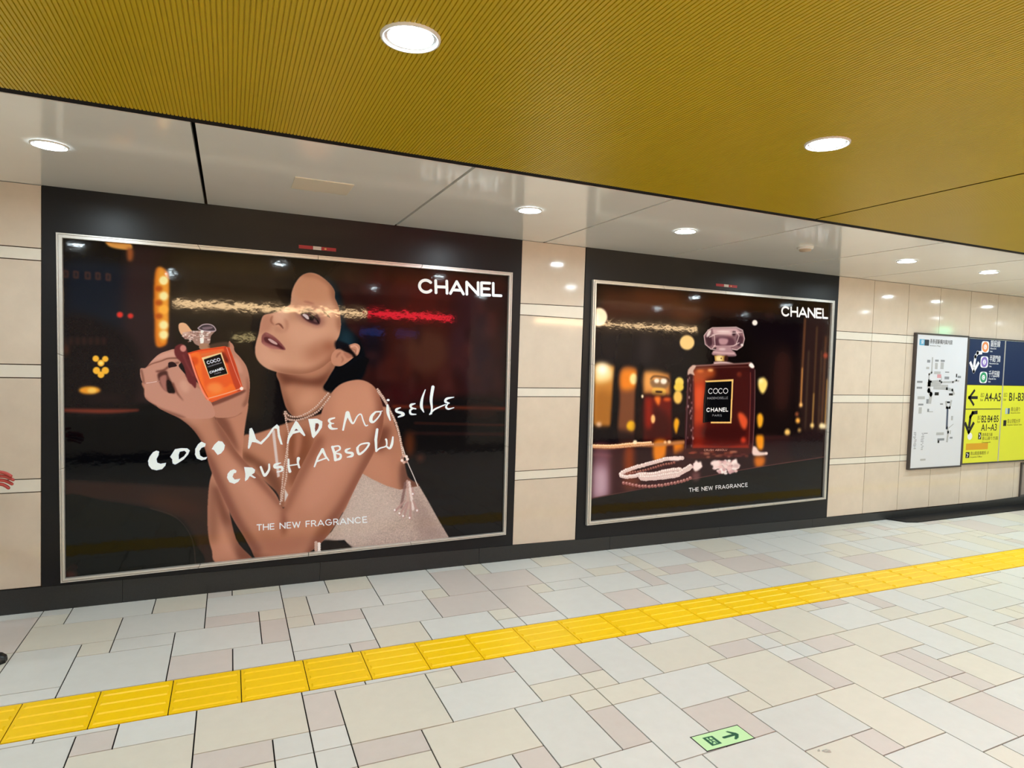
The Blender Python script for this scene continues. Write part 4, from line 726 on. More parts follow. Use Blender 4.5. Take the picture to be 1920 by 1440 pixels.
# ---------------------------------------------------------------- ceiling
ceiling = struct(box('ceiling', XL, XR, YB, YW+.1, ZC+.09, ZC+.2, M['dark']))
def soffit(y0, y1, xs):
    for a, b in zip(xs, xs[1:]):
        box('ceiling_panel', a+.009, b-.009, y0, y1, ZC, ZC+.03, M['soffit'], ceiling)
CX = [-.152-1.2*i for i in range(5, 0, -1)]+[-.152, 1.08, 2.278, 3.478, 4.676]+[5.87+1.2*i for i in range(14)]
soffit(Y1+.013, YW+.02, CX); soffit(YB, Y2-.013, CX)
GAPM = mat('gap_shade', (16, 14, 18), .8, .2)
struct(box('shade_strip_2', XL, XR, Y1-.052, Y1+.0125, ZC+.003, ZC+.03, GAPM)); struct(box('shade_strip_3', XL, XR, Y2-.0125, Y2+.052, ZC+.003, ZC+.03, GAPM))  # black strips filling both ceiling gaps, the shade inside them given as colour
def corrugated(a, b, y0, y1, hole=()):
    """ribbed sheet: 14 mm pitch ribs running across the corridor"""
    p = .014; n = int((b-a-.006)/p); x = a+.003; V = []; Fc = []
    pr = []
    for i in range(n):
        X = x+i*p; pr += [(X, 0), (X+.0095, 0), (X+.0108, .004), (X+.0127, .004)]
    pr.append((x+n*p, 0))
    for X, h in pr: V += [(X, y0, ZC-.002+h), (X, y1, ZC-.002+h)]
    for i in range(len(pr)-1): Fc.append((2*i, 2*i+1, 2*i+3, 2*i+2))
    k = len(V); V += [(x, y0, ZC+.02), (x+n*p, y0, ZC+.02), (x+n*p, y1, ZC+.02), (x, y1, ZC+.02)]; Fc.append((k, k+1, k+2, k+3))
    return raw('corrugated_panel', V, Fc, M['gold'], ceiling)
for a, b in ((-7, -3.0), (-3.0, 3.33), (3.33, 7.0), (7.0, 10.6), (10.6, 14.2), (14.2, 17.8), (17.8, 21.6)): corrugated(a, b, Y2+.0525, Y1-.0525)

# ---------------------------------------------------------------- downlights
LE = emis('lamp_light', (232, 249, 255), 365*LAMP); LY = emis('lamp_light_yellow_ceiling', (232, 249, 255), 232*LAMP)
def downlight(x, y, r, label, group, on=True):
    t = empty('downlight', (x, y, ZC), label, 'light', group)
    link('trim_ring', MR[r], None, t); link('reflector', MC[r], None, t); link('diffuser', MD[r], None, t); return t
MR, MC, MD = {}, {}, {}
def pre(name, VF, m, smooth=True):
    me = bpy.data.meshes.new(name); me.from_pydata([tuple(v) for v in VF[0]], [], VF[1]); me.materials.append(m)
    for p in me.polygons: p.use_smooth = smooth
    return me
for r in (.078, .088):
    MR[r] = pre('trim_ring', lathe([(r-.012, -.002), (r-.009, -.009), (r-.002, -.008), (r, -.001)], 36), M['white'])
    MC[r] = pre('reflector', lathe([(r-.012, -.002), (r-.022, -.0025)], 36), M['lampin'])
    MD[r] = pre('diffuser', lathe([(r-.022, -.0025), (.001, -.0030)], 36, close=False), LE if r < .08 else LY, False)
soffx = [(-.781, 'lit round downlight in the white ceiling left of the dark joint'), (1.697, 'lit round downlight in the white ceiling above the gap between the two posters'),
         (2.90, 'lit round downlight in the white ceiling above the left part of the bottle poster'), (5.225, 'lit round downlight in the white ceiling beyond the bottle poster'), (6.359, 'lit round downlight in the white ceiling above the map board')]
for x, l in soffx: downlight(x, 3.645, .078, l, 'downlights in the white ceiling')
for x in (-3.2, -5.6, 7.6, 8.55, 9.65, 11.2, 13.6, 16.0): downlight(x, 3.69, .078, 'round downlight in the white ceiling by the poster wall, seen only as a reflection', 'wall side downlights outside the picture')
downlight(.469, 1.867, .088, 'large lit downlight in the ribbed yellow ceiling, the biggest and brightest lamp', 'downlights in the yellow ceiling')
downlight(2.234, 1.927, .088, 'lit downlight in the yellow ceiling at right, above the bottle poster', 'downlights in the yellow ceiling')
for x in (-5.0, -3.1, -1.325, 3.97, 5.93, 7.65, 9.4, 11.2, 13.0, 16.0): downlight(x, 2.0, .088, 'downlight in the yellow ceiling outside the picture, seen only as a reflection', 'yellow ceiling downlights outside the picture')
for x in (-5.4, -3.0, -.67, 1.85, 3.5, 5.34, 6.73, 8.7, 11.0, 13.0, 16.0): downlight(x, .05, .078, 'round downlight in the white ceiling behind the camera, seen only as a reflection', 'downlights behind the camera')
# round detector and the square cover between the lamps
t = empty('smoke_detector', (4.06, 3.655, ZC), 'small round beige detector on the white ceiling above the bottle poster', 'detector')
raw('detector_base', *lathe([(.058, 0), (.058, -.010), (.046, -.016)], 28), M['white'], t, True); raw('detector_cap', *lathe([(.046, -.016), (.040, -.030), (.001, -.034)], 28), mat('beige_plastic', (186, 166, 144), .4), t, True)
t = struct(box('trim_1', .305, .615, 3.62, 3.875, ZC-.004, ZC+.001, mat('ceiling_cover', (232, 222, 204), .3, .4), None, .001))
t['label'] = 'plain rectangular access cover in the white ceiling'

# ---------------------------------------------------------------- posters
def quad_uv(name, Q, y, m, parent, n=8):
    P = [off(x, z, y) for x, z in Q]; V = []; uv = []   # order: top-left, top-right, bottom-right, bottom-left
    for j in range(n+1):
        for i in range(n+1):
            s, t_ = i/n, j/n
            x = (1-t_)*((1-s)*P[0][0]+s*P[1][0])+t_*((1-s)*P[3][0]+s*P[2][0]); z = (1-t_)*((1-s)*P[0][1]+s*P[1][1])+t_*((1-s)*P[3][1]+s*P[2][1])
            V.append((x, y, z)); uv.append((s, 1-t_))
    k = len(V); V += [(p[0], y+.004, p[1]) for p in P]
    Fc = [(j*(n+1)+i, (j+1)*(n+1)+i, (j+1)*(n+1)+i+1, j*(n+1)+i+1) for j in range(n) for i in range(n)]
    c = (0, n, (n+1)*(n+1)-1, n*(n+1))
    Fc += [(c[a], c[(a+1) % 4], k+(a+1) % 4, k+a) for a in range(4)]+[(k, k+1, k+2, k+3)]
    uv += [(0, 1), (1, 1), (1, 0), (0, 0)]
    return raw(name, V, Fc, m, parent, uv=uv)
def framed(name, Qo, Qi, art, label, breaks):
    c = off(sum(q[0] for q in Qo)/4, 0, YW)[0]
    t = empty(name, (c, YW-.004, Qo[3][1]), label, 'poster')
    yb, yf = YW-.005, YW-.034
    rel(quad_uv('poster_sheet', [(Qi[0][0]-.004, Qi[0][1]+.004), (Qi[1][0]+.004, Qi[1][1]+.004), (Qi[2][0]+.004, Qi[2][1]-.004), (Qi[3][0]-.004, Qi[3][1]-.004)], YW-.014, art, None), t)
    Fo = [off(*q, yf) for q in Qo]; Fi = [off(*q, yf) for q in Qi]
    lerp = lambda a, b, s: (a[0]+(b[0]-a[0])*s, a[1]+(b[1]-a[1])*s)
    for k in range(4):
        a, b = k, (k+1) % 4; cuts = [0]+breaks[k]+[1]
        for s0, s1 in zip(cuts, cuts[1:]):
            e0 = 0 if s0 == 0 else .0006; e1 = 0 if s1 == 1 else .0006
            V = []
            # profile from the outer edge inwards: side, lip, groove, inner bead, inner side
            for f, y in ((0, yb), (0, yf+.004), (.06, yf), (.30, yf), (.34, yf+.006), (.46, yf+.006), (.50, yf-.002), (.94, yf-.002), (1, yf+.003), (1, YW-.013)):
                for s in (s0+e0, s1-e1):
                    V.append((lambda p: (p[0], y, p[1]))(lerp(lerp(Fo[a], Fo[b], s), lerp(Fi[a], Fi[b], s), f)))
            n = len(V)//2; Fc = [(2*i, 2*i+1, 2*i+3, 2*i+2) for i in range(n-1)]+[tuple(range(0, 2*n, 2)), tuple(range(1, 2*n, 2))[::-1]]
            rel(raw('frame_rail', V, Fc, M['steel']), t)
    return t
PG = 1.13
P1 = picture('poster_print', poster_one(), .05, .026, 20, PG, .26)
P2 = picture('bottle_print', poster_two(), .05, .026, 20, PG, .26)
framed('advertising_poster', [(-.956, 2.278), (2.016, 2.284), (2.029, .208), (-.928, .158)], [(-.922, 2.247), (1.985, 2.256), (2.005, .231), (-.904, .185)], P1,
       'large framed poster of a dark haired woman in pearls holding an orange perfume bottle', [[.255, .506, .756], [.33, .66], [.26, .51, .745], [.33, .66]])
framed('advertising_poster', [(2.746, 2.287), (5.562, 2.293), (5.583, .277), (2.772, .223)], [(2.778, 2.258), (5.526, 2.269), (5.551, .296), (2.807, .256)], P2,
       'framed poster of a dark red perfume bottle with pearls on a bar', [[.25, .5, .75], [.33, .66], [.25, .5, .75], [.33, .66]])
for x0, x1, z, l in ((.419, .666, 2.329, 'small red and white sticker on the black panel above the poster of the woman'), (4.028, 4.276, 2.340, 'small red and white sticker on the black panel above the bottle poster')):
    t = empty('warning_sticker', ((x0+x1)/2, YW-.004, z), l, 'sticker', 'stickers above the posters'); c = x0+(x1-x0)*.5
    rel(box('sticker_band', x0, c-.032, YW-.0062, YW-.004, z-.013, z+.010, M['red']), t); rel(box('sticker_band', c+.026, x1, YW-.0062, YW-.004, z-.013, z+.010, M['red']), t)
    rel(box('sticker_centre', c-.030, c+.024, YW-.0064, YW-.004, z-.013, z+.010, M['wsti']), t)
    rel(raw('sticker_dot', [(c+.052+.008*math.cos(a*.785), YW-.0066, z-.002+.007*math.sin(a*.785)) for a in range(8)], [tuple(range(8))], mat('sticker_yellow', (214, 170, 110), .5)), t)

# ---------------------------------------------------------------- boards at the right
def text(s, x, z, h, m, parent, y, align='LEFT', name='lettering', sx=1., bold=0):
    cu = bpy.data.curves.new(name, 'FONT'); cu.body = s; cu.size = h*1.38; cu.align_x = align; cu.extrude = .0004; cu.offset = bold*h
    o = bpy.data.objects.new('tmp', cu); COL.objects.link(o); dg = bpy.context.evaluated_depsgraph_get()
    me = bpy.data.meshes.new_from_object(o.evaluated_get(dg)); bpy.data.objects.remove(o)
    me.transform(Matrix.Translation((x, y, z)) @ Matrix.Rotation(math.pi/2, 4, 'X') @ Matrix.Diagonal((sx, 1, 1, 1)))
    me.materials.clear(); me.materials.append(m); q = link(name, me, m); rel(q, parent); return q
BW = mat('print_black', (22, 20, 20), .5); GW = mat('print_grey', (120, 120, 124), .5); WW = mat('print_white', (232, 234, 240), .5); OL = mat('print_olive', (120, 116, 40), .5)
yS = YW-.030
def board_frame(t, x0, x1, z0, z1, w_=.012, y=yS, m=None):
    for a, b, c, d in ((x0, x1, z1-w_, z1), (x0, x1, z0, z0+w_), (x0, x0+w_, z0+w_, z1-w_), (x1-w_, x1, z0+w_, z1-w_)):
        rel(box('frame_rail', a, b, y-.006, YW-.001, c, d, m or M['steeld'], None, .001), t)
mp = empty('map_board', (7.28, YW, .53), 'white station map board in a dark frame, left of the yellow exit board', 'sign')
def S(x, z, y=yS): return off(x, z, y)
def sbox(n, x0, x1, z0, z1, y0, y1, m, t):
    (a, c), (b, d) = S(x0, z0, y0), S(x1, z1, y0); return rel(box(n, a, b, y0, y1, c, d, m), t)
def frame_s(t, x0, x1, z0, z1, w_):
    (a, c), (b, d) = S(x0, z0), S(x1, z1); board_frame(t, a, b, c, d, w_)
MAPW = mat('map_white', (216, 220, 230), .35, .4)
sbox('map_sheet', 6.845, 7.728, .540, 2.018, yS, YW-.001, MAPW, mp); frame_s(mp, 6.828, 7.740, .524, 2.032, .018)
def dab(t, x, z, w_, h, m, n='map_marking', dy=.0006):
    return sbox(n, x-w_/2, x+w_/2, z-h/2, z+h/2, yS-dy, yS-.0001, m, t)
def line(t, pts, w_, m, n='map_line', dy=.0008):
    V = []; Fc = []
    for (x0, z0), (x1, z1) in zip(pts, pts[1:]):
        dx, dz = x1-x0, z1-z0; L = math.hypot(dx, dz); ux, uz = dx/L*w_/2, dz/L*w_/2
        k = len(V)
        for x, z in ((x0-ux-uz, z0-uz+ux), (x0-ux+uz, z0-uz-ux), (x1+ux+uz, z1+uz-ux), (x1+ux-uz, z1+uz+ux)):
            p = S(x, z); V.append((p[0], yS-dy, p[1]))
        Fc.append((k, k+1, k+2, k+3))
    return rel(raw(n, V, Fc, m), t)
MG = mat('map_grey', (176, 178, 182), .5); MGD = mat('map_dark_grey', (134, 138, 146), .5)
dab(mp, 6.93, 1.93, .085, .066, mat('map_cyan', (70, 160, 205), .5), 'map_logo'); dab(mp, 7.01, 1.928, .075, .066, mat('map_navy', (30, 38, 52), .5), 'map_logo')
px, pz = S(6.905, 1.912); text('\u6771', px, pz, .04, WW, mp, yS-.001, sx=1.1)
px, pz = S(7.06, 1.925); text('\u8868\u53c2\u9053\u99c5\u69cb\u5185\u6848\u5185\u56f3', px, pz, .040, BW, mp, yS-.0006, sx=.78)
px, pz = S(7.06, 1.892); text('Station Map', px, pz, .014, GW, mp, yS-.0006, sx=2.0)
line(mp, [(7.12, 1.76), (7.12, 1.60), (7.08, 1.58), (7.08, 1.50), (7.12, 1.50)], .022, MG); line(mp, [(7.08, 1.50), (7.27, 1.51), (7.30, 1.495), (7.50, 1.50), (7.56, 1.52), (7.60, 1.515)], .022, MG); line(mp, [(7.08, 1.47), (7.27, 1.47)], .05, MG)
line(mp, [(7.09, 1.50), (7.09, 1.40), (7.13, 1.36), (7.12, 1.28)], .05, MG); line(mp, [(7.18, 1.43), (7.40, 1.425), (7.50, 1.41), (7.53, 1.37)], .03, MG); line(mp, [(7.30, 1.50), (7.29, 1.56)], .01, MG)
line(mp, [(7.40, 1.27), (7.42, 1.21), (7.47, 1.21), (7.49, 1.28)], .03, MG); line(mp, [(7.435, 1.20), (7.44, .98)], .032, mat('map_blue_grey', (74, 84, 108), .5)); line(mp, [(7.45, .98), (7.47, .93), (7.46, .83)], .03, MG); line(mp, [(7.48, .98), (7.55, 1.02)], .01, MG)
for x, z, w_, h, m in [(7.06, 1.725, .05, .03, MGD), (7.05, 1.65, .05, .025, MG), (7.20, 1.735, .06, .022, MGD), (7.30, 1.735, .07, .022, MGD), (7.195, 1.675, .045, .07, MG), (7.295, 1.68, .055, .075, MG), (7.22, 1.60, .11, .03, MG), (7.255, 1.563, .07, .04, mat('map_pink', (206, 150, 160), .5)),
                     (7.39, 1.61, .07, .012, MGD), (7.39, 1.545, .08, .03, MGD), (7.56, 1.575, .02, .04, BW), (7.61, 1.56, .06, .025, MGD), (6.93, 1.495, .09, .022, MGD), (6.93, 1.43, .09, .022, MGD), (7.36, 1.455, .12, .028, MG), (7.23, 1.365, .07, .035, BW), (7.48, 1.36, .07, .025, BW),
                     (6.97, 1.32, .12, .032, MG), (7.09, 1.28, .06, .05, MGD), (6.97, 1.245, .085, .02, MGD), (6.965, 1.18, .05, .07, MG), (7.10, 1.18, .03, .035, MGD), (7.15, 1.165, .07, .01, MG), (7.325, 1.25, .05, .016, MGD), (7.44, 1.27, .06, .02, BW), (7.525, 1.09, .035, .05, MG), (7.33, .915, .13, .03, MG), (7.35, .85, .12, .025, MGD), (7.31, .825, .03, .03, BW), (7.53, .865, .05, .02, MGD), (7.51, .93, .02, .04, MG)]:
    dab(mp, x, z, w_, h, m)
rr = random.Random(3)
for i in range(12): dab(mp, 6.905+rr.uniform(-.01, .012), .935-.016*i, rr.uniform(.02, .05), .007, MGD)
for i in range(11): dab(mp, 7.03+rr.uniform(-.012, .012), .925-.018*i, rr.uniform(.02, .05), .007, MGD)
dab(mp, 7.08, .925, .07, .008, MGD); dab(mp, 7.06, .63, .09, .02, MG)
# exit board
ds = empty('direction_sign', (8.45, YW, .55), 'blue and yellow exit direction board right of the white map board', 'sign')
NAVY = mat('sign_navy', (18, 38, 78), .35, .4); YLW = mat('sign_yellow', (222, 226, 58), .35, .4)
for x0, x1 in ((7.752, 8.436), (8.452, 9.136)):
    sbox('blue_panel', x0, x1, 1.478, 2.005, yS, YW-.001, NAVY, ds)
sbox('yellow_panel', 7.752, 8.436, 1.196, 1.470, yS, YW-.001, YLW, ds); sbox('yellow_panel', 7.752, 8.436, .562, 1.186, yS, YW-.001, YLW, ds); sbox('yellow_panel', 8.452, 9.136, .562, 1.470, yS, YW-.001, YLW, ds)
frame_s(ds, 7.740, 9.150, .546, 2.022, .014); sbox('divider', 8.436, 8.452, .56, 2.01, yS-.004, YW-.001, M['steel'], ds)
sbox('divider', 7.752, 9.136, 1.471, 1.477, yS-.002, YW-.001, M['steeld'], ds); sbox('divider', 7.752, 8.436, 1.187, 1.195, yS-.002, YW-.001, M['steeld'], ds); sbox('top_rail', 7.75, 9.14, 2.005, 2.016, yS-.006, YW-.001, M['steel'], ds)
def arrow_down(t, x, z, m, s=1.):
    line(t, [(x+.105*s, z+.085*s), (x+.045*s, z+.08*s), (x+.012*s, z+.04*s), (x, z-.06*s)], .036*s, m, 'arrow'); line(t, [(x-.062*s, z-.03*s), (x, z-.115*s), (x+.065*s, z-.03*s)], .034*s, m, 'arrow')
arrow_down(ds, 7.868, 1.755, WW, 1.1); arrow_down(ds, 7.845, 1.055, BW, 1.15)
line(ds, [(7.81, 1.325), (7.955, 1.325)], .034, BW, 'arrow'); line(ds, [(7.90, 1.405), (7.815, 1.325), (7.90, 1.245)], .03, BW, 'arrow')
def route(z, col, letter, jp, en):
    cx, cz = S(8.055, z)
    rel(raw('route_badge', [(cx+.072*math.copysign(abs(math.cos(a))**.45, math.cos(a)), yS-.0006, cz+.066*math.copysign(abs(math.sin(a))**.45, math.sin(a))) for a in [i*math.pi/16 for i in range(32)]], [tuple(range(32))], WW), ds)
    V, Fc = lathe([(.060, 0), (.030, 0)], 28); V = [(cx+v[0], yS-.0012, cz+v[1]) for v in V]; rel(raw('route_ring', V, Fc, mat('ring_'+letter, col, .5)), ds)
    text(letter, cx, cz-.017, .034, mat('ring_'+letter, col, .5), ds, yS-.0012, 'CENTER')
    x, q = S(8.150, z+.012); text(jp, x, q, .062, WW, ds, yS-.0006, sx=.74 if len(jp) == 3 else .62)
    x, q = S(8.150, z-.022); text(en, x, q, .020, WW, ds, yS-.0006); x, q = S(8.150, z-.056); text('Line', x, q, .020, WW, ds, yS-.0006)
route(1.918, (226, 140, 84), 'G', '\u9280\u5ea7\u7dda', 'Ginza Line'); route(1.742, (128, 104, 186), 'Z', '\u534a\u8535\u9580\u7dda', 'Hanzomon Line'); route(1.562, (46, 150, 104), 'C', '\u5343\u4ee3\u7530\u7dda', 'Chiyoda Line')
def st(s, x, z, h, m, sx=1., bold=0): x, z = S(x, z); text(s, x, z, h, m, ds, yS-.0006, 'LEFT', sx=sx, bold=bold)
st('\u51fa\u53e3', 8.022, 1.335, .042, OL, .6); st('Exit', 8.022, 1.285, .030, OL, .8)
st('A4-A5', 8.105, 1.285, .100, BW, .86, .012); st('\u51fa\u53e3', 8.472, 1.34, .042, OL, .6); st('Exit', 8.472, 1.29, .030, OL, .8); st('B1-B3', 8.575, 1.290, .100, BW, .92, .012)
st('\u51fa\u53e3', 7.990, 1.07, .042, OL, .6); st('Exit', 7.990, 1.03, .030, OL, .8)
st('B2\u00b7B4\u00b7B5', 8.065, 1.035, .082, BW, .80, .012); st('A1~A3', 8.075, .935, .082, BW, .92, .012)
sbox('pictogram', 8.03, 8.085, .835, .915, yS-.0006, yS, BW, ds); st('\u8868\u53c2\u9053\u65b9\u9762', 8.100, .872, .032, OL, .9); st('\u9752\u5c71\u901a\u308a\u65b9\u9762', 8.100, .825, .034, OL, 1.1); st('Omotesando', 8.100, .790, .018, OL, 1.3)
line(ds, [(8.045, .90), (8.07, .875), (8.05, .85)], .012, WW, 'pictogram_stroke', .0012)
rel(raw('service_mark', [(S(7.87, .875)[0]+.045*math.cos(i*.393), yS-.0006, S(7.87, .875)[1]+.042*math.sin(i*.393)) for i in range(16)], [tuple(range(16))], WW), ds)
sbox('orange_patch', 7.812, 8.225, .715, .790, yS-.0006, yS, mat('sign_orange', (214, 160, 26), .5), ds)
sbox('pictogram', 7.815, 7.885, .622, .690, yS-.0006, yS, BW, ds); line(ds, [(7.83, .675), (7.86, .66), (7.84, .635)], .010, WW, 'pictogram_stroke', .0012); st('\u9752\u5c71\u9662\u6295\u4e8b\u52d9\u6240 1F', 7.90, .655, .034, OL, .9); st('Aoyama Office', 7.90, .622, .018, OL, 1.5)
st('\u9752\u5c71\u901a\u308a', 8.63, 1.165, .042, OL, .85); st('Aoyama-dori', 8.63, 1.135, .018, OL, 1.5); sbox('pictogram', 8.525, 8.565, 1.13, 1.20, yS-.0006, yS, mat('sign_pale_blue', (176, 196, 206), .5), ds); sbox('pictogram', 8.575, 8.612, 1.13, 1.20, yS-.0006, yS, mat('sign_blue', (60, 90, 130), .5), ds)
sbox('pictogram', 8.50, 8.56, .985, 1.055, yS-.0006, yS, BW, ds); st('\u9752\u5c71\u5b66\u9662\u5927\u5b66', 8.575, 1.02, .042, OL, .75); st('Aoyama Gakuin Univ.', 8.575, .99, .018, OL, 1.4)
# hose cabinet door low on the wall
hc = empty('wall_cabinet', (9.2, YW, .1), 'grey framed cabinet door low on the wall at the right picture edge', 'cabinet')
rel(box('cabinet_door', 8.93, 9.5, YW-.010, YW-.0005, .13, .50, mat('cabinet_grey', (150, 138, 132), .35, .4)), hc); board_frame(hc, 8.900, 9.53, .105, .530, .022, YW-.012)
rel(box('handle', 9.42, 9.44, YW-.035, YW-.010, .28, .38, M['steel'], None, .003), hc)

# ---------------------------------------------------------------- floor exit sign, litter
def exit_print():
    P = Paint(640, 260, [(1299, 1385), (1382, 1360), (1411, 1383), (1327, 1410)], (204, 246, 186)); z = (1240, 1320, 5.333); g = (34, 92, 66)
    P.f(z, [(420, 350), (515, 325), (608, 398), (515, 428)], g, .4, sm=False)
    P.f(z, [(452, 352), (505, 338), (572, 398), (528, 412)], (196, 240, 180), .4, sm=False)
    P.s_(z, [(478, 350), (500, 368), (520, 385), (512, 408)], 9, g, .4); P.s_(z, [(470, 372), (500, 368), (524, 360)], 7, g, .4); P.s_(z, [(515, 382), (540, 384), (560, 400)], 8, g, .4); P.e(z, 482, 347, 9, 6, g, .3)
    P.s_(z, [(628, 340), (735, 305)], 22, g, .3, sm=False); P.f(z, [(645, 280), (665, 274), (745, 290), (768, 302), (768, 335), (745, 356), (728, 352), (735, 318), (700, 300)], g, .4, sm=False)
    return np.clip(P.im, 0, 1)
ex = empty('floor_exit_sign', (1.98, 2.09, 0), 'small pale green exit sign with running figure and arrow set in the floor', 'sign')
V = [(1.850, 2.139, .0012), (2.107, 2.139, .0012), (2.107, 2.038, .0012), (1.850, 2.038, .0012)]
V += [(a, b, .0001) for a, b, c in V]
rel(raw('sign_plate', V, [(3, 2, 1, 0)]+[(i, (i+1) % 4, 4+(i+1) % 4, 4+i) for i in range(4)], picture('exit_print', exit_print(), .35, gain=1.0), uv=[(0, 1), (1, 1), (1, 0), (0, 0)]*2), ex)
rel(merge('sign_border', [boxv(1.845, 2.112, 2.139, 2.1435, .0001, .0014), boxv(1.845, 2.112, 2.0335, 2.038, .0001, .0014), boxv(1.8455, 1.850, 2.038, 2.139, .0001, .0014), boxv(2.107, 2.1115, 2.038, 2.139, .0001, .0014)], mat('sign_border', (36, 30, 34), .6)), ex)
gl = mat('clear_plastic', (236, 240, 238), .05, .6); gl.node_tree.nodes['Principled BSDF'].inputs['Transmission Weight'].default_value = .35
sc_ = empty('plastic_scrap', (2.31, 1.86, 0), 'tiny clear crumpled plastic scrap lying on the floor right of the green exit sign', 'litter')
for cx, cy, a, b, h, rot in ((2.300, 1.868, .007, .005, .006, .3), (2.328, 1.852, .020, .007, .009, -.5)):
    V = []; Fc = []; n = 10; rg = random.Random(int(cx*1000))
    for j in range(4):
        f = math.cos(j/3*1.45)
        for i in range(n):
            t_ = 2*math.pi*i/n; q = 1+rg.uniform(-.22, .22); X, Y_ = a*f*q*math.cos(t_), b*f*q*math.sin(t_)
            V.append((cx+X*math.cos(rot)-Y_*math.sin(rot), cy+X*math.sin(rot)+Y_*math.cos(rot), .0004+h*math.sin(j/3*1.45)*(1+rg.uniform(-.2, .2))))
    for j in range(3): Fc += [(j*n+i, j*n+(i+1) % n, (j+1)*n+(i+1) % n, (j+1)*n+i) for i in range(n)]
    Fc += [tuple(range(3*n, 4*n)), tuple(range(n))[::-1]]; rel(raw('scrap_piece', V, Fc, gl), sc_)

# ---------------------------------------------------------------- the far side of the corridor (seen only as reflections)
wb = struct(box('wall_back', XL, XR, YB-.2, YB-.012, 0, ZC+.1, M['wgrout']))
def btile(x0, x1, z0, z1, m, n): return box(n, x0+.002, x1-.002, YB-.0125, YB, z0+.002, z1-.002, m, wb)
for x0, x1, kind in ((-7, -1.0, 't'), (-1.0, .62, 't'), (.62, 3.7, 'k'), (3.7, 4.3, 't'), (4.3, 8.8, 't'), (8.8, 12, 'k'), (12, 22, 't')):
    if kind == 'k': btile(x0, x1, .12, ZC, M['black'], 'black_panel'); continue
    n = max(1, round((x1-x0)/.6)); xs = [x0+(x1-x0)*i/n for i in range(n+1)]
    for z0, z1, st_ in ((.12, .64, 0), (.64, .72, 1), (.72, 1.31, 0), (1.31, 1.385, 1), (1.385, 1.96, 0), (1.96, 2.05, 1), (2.05, ZC, 0)):
        for a, b in zip(xs, xs[1:]): btile(a, b, z0, z1, M['strip'] if st_ else M['tile'], 'accent_tile' if st_ else 'wall_tile')
box('baseboard_piece', XL, XR, YB-.0125, YB+.008, 0, .119, M['base'], wb)
struct(box('wall_left', XL-.2, XL, YB-.2, YW+.2, -.06, ZC+.2, M['tile'])); struct(box('wall_right', XR, XR+.2, YB-.2, YW+.2, -.06, ZC+.2, M['tile']))
def lit(name, x0, x1, z0, z1, col, s, label, cat='light', y=YB):
    t = empty(name, ((x0+x1)/2, y, z0), label, cat)
    rel(box('housing', x0, x1, y, y+.03, z0-.008, z1+.008, M['steeld']), t); rel(box('light_cover', x0+.004, x1-.004, y+.03, y+.036, z0, z1, emis(name+'_glow_%d_%d' % (col[0], col[2]), col, s)), t); return t
lit('wall_light', -.72, 1.93, 2.20, 2.26, (255, 214, 160), 54, 'long warm lit strip high on the back wall behind the camera')
lit('lit_sign', 1.96, 3.38, 2.20, 2.28, (236, 30, 50), 46, 'long red lit sign high on the back wall behind the camera', 'sign')
lit('wall_light', 4.9, 8.45, 2.26, 2.31, (255, 214, 160), 54, 'long warm lit strip on the back wall further along the corridor')
lit('wall_light', .03, .34, 1.76, 1.81, (240, 214, 150), 24, 'short warm lit strip at head height on the back wall')
lit('lit_sign', 1.87, 2.22, 1.90, 1.99, (40, 90, 190), 6, 'small blue lit sign on the back wall beside its twin', 'sign'); lit('lit_sign', 2.42, 2.78, 1.90, 1.99, (40, 80, 170), 4, 'dimmer small blue lit sign on the back wall', 'sign')
hs = lit('exit_sign', 12.75, 13.15, 2.34, 2.50, (90, 230, 170), 12, 'green hanging exit sign far along the corridor outside the picture', 'sign', 1.0)
rel(box('hanger', 12.81, 12.83, 1.01, 1.03, 2.50, ZC, M['steeld']), hs); rel(box('hanger', 13.07, 13.09, 1.01, 1.03, 2.50, ZC, M['steeld']), hs)

# ---------------------------------------------------------------- passer-by at the left picture edge
def skin_mesh(name, joints, edges, m, parent, sub=2, root=0):
    me = bpy.data.meshes.new(name); me.from_pydata([j[:3] for j in joints], edges, [])
    o = bpy.data.objects.new(name, me); COL.objects.link(o)
    md = o.modifiers.new('s', 'SKIN'); md.use_smooth_shade = True; sv = me.skin_vertices[0].data
    for i, j in enumerate(joints): sv[i].radius = (j[3], j[4] if len(j) > 4 else j[3])
    sv[root].use_root = True
    sb = o.modifiers.new('d', 'SUBSURF'); sb.levels = sub; sb.render_levels = sub
    dg = bpy.context.evaluated_depsgraph_get(); m2 = bpy.data.meshes.new_from_object(o.evaluated_get(dg)); bpy.data.objects.remove(o)
    m2.materials.clear(); m2.materials.append(m)
    for p in m2.polygons: p.use_smooth = True
    q = link(name, m2, m); rel(q, parent); return q
pe = empty('person', (-1.58, 4.0, 0), 'person cut off by the left picture edge, only red hand and black shoe tip showing', 'person')
SKIN = mat('skin', (176, 72, 66), .5, .4); HAIR = mat('hair', (26, 20, 18), .6); CLO = mat('dark_coat', (34, 34, 40), .8); TRO = mat('dark_trousers', (28, 30, 38), .85); SHO = mat('black_shoe', (12, 12, 14), .4); REDC = mat('red_cuff', (150, 40, 44), .8)
X, Y0 = -1.61, 4.02
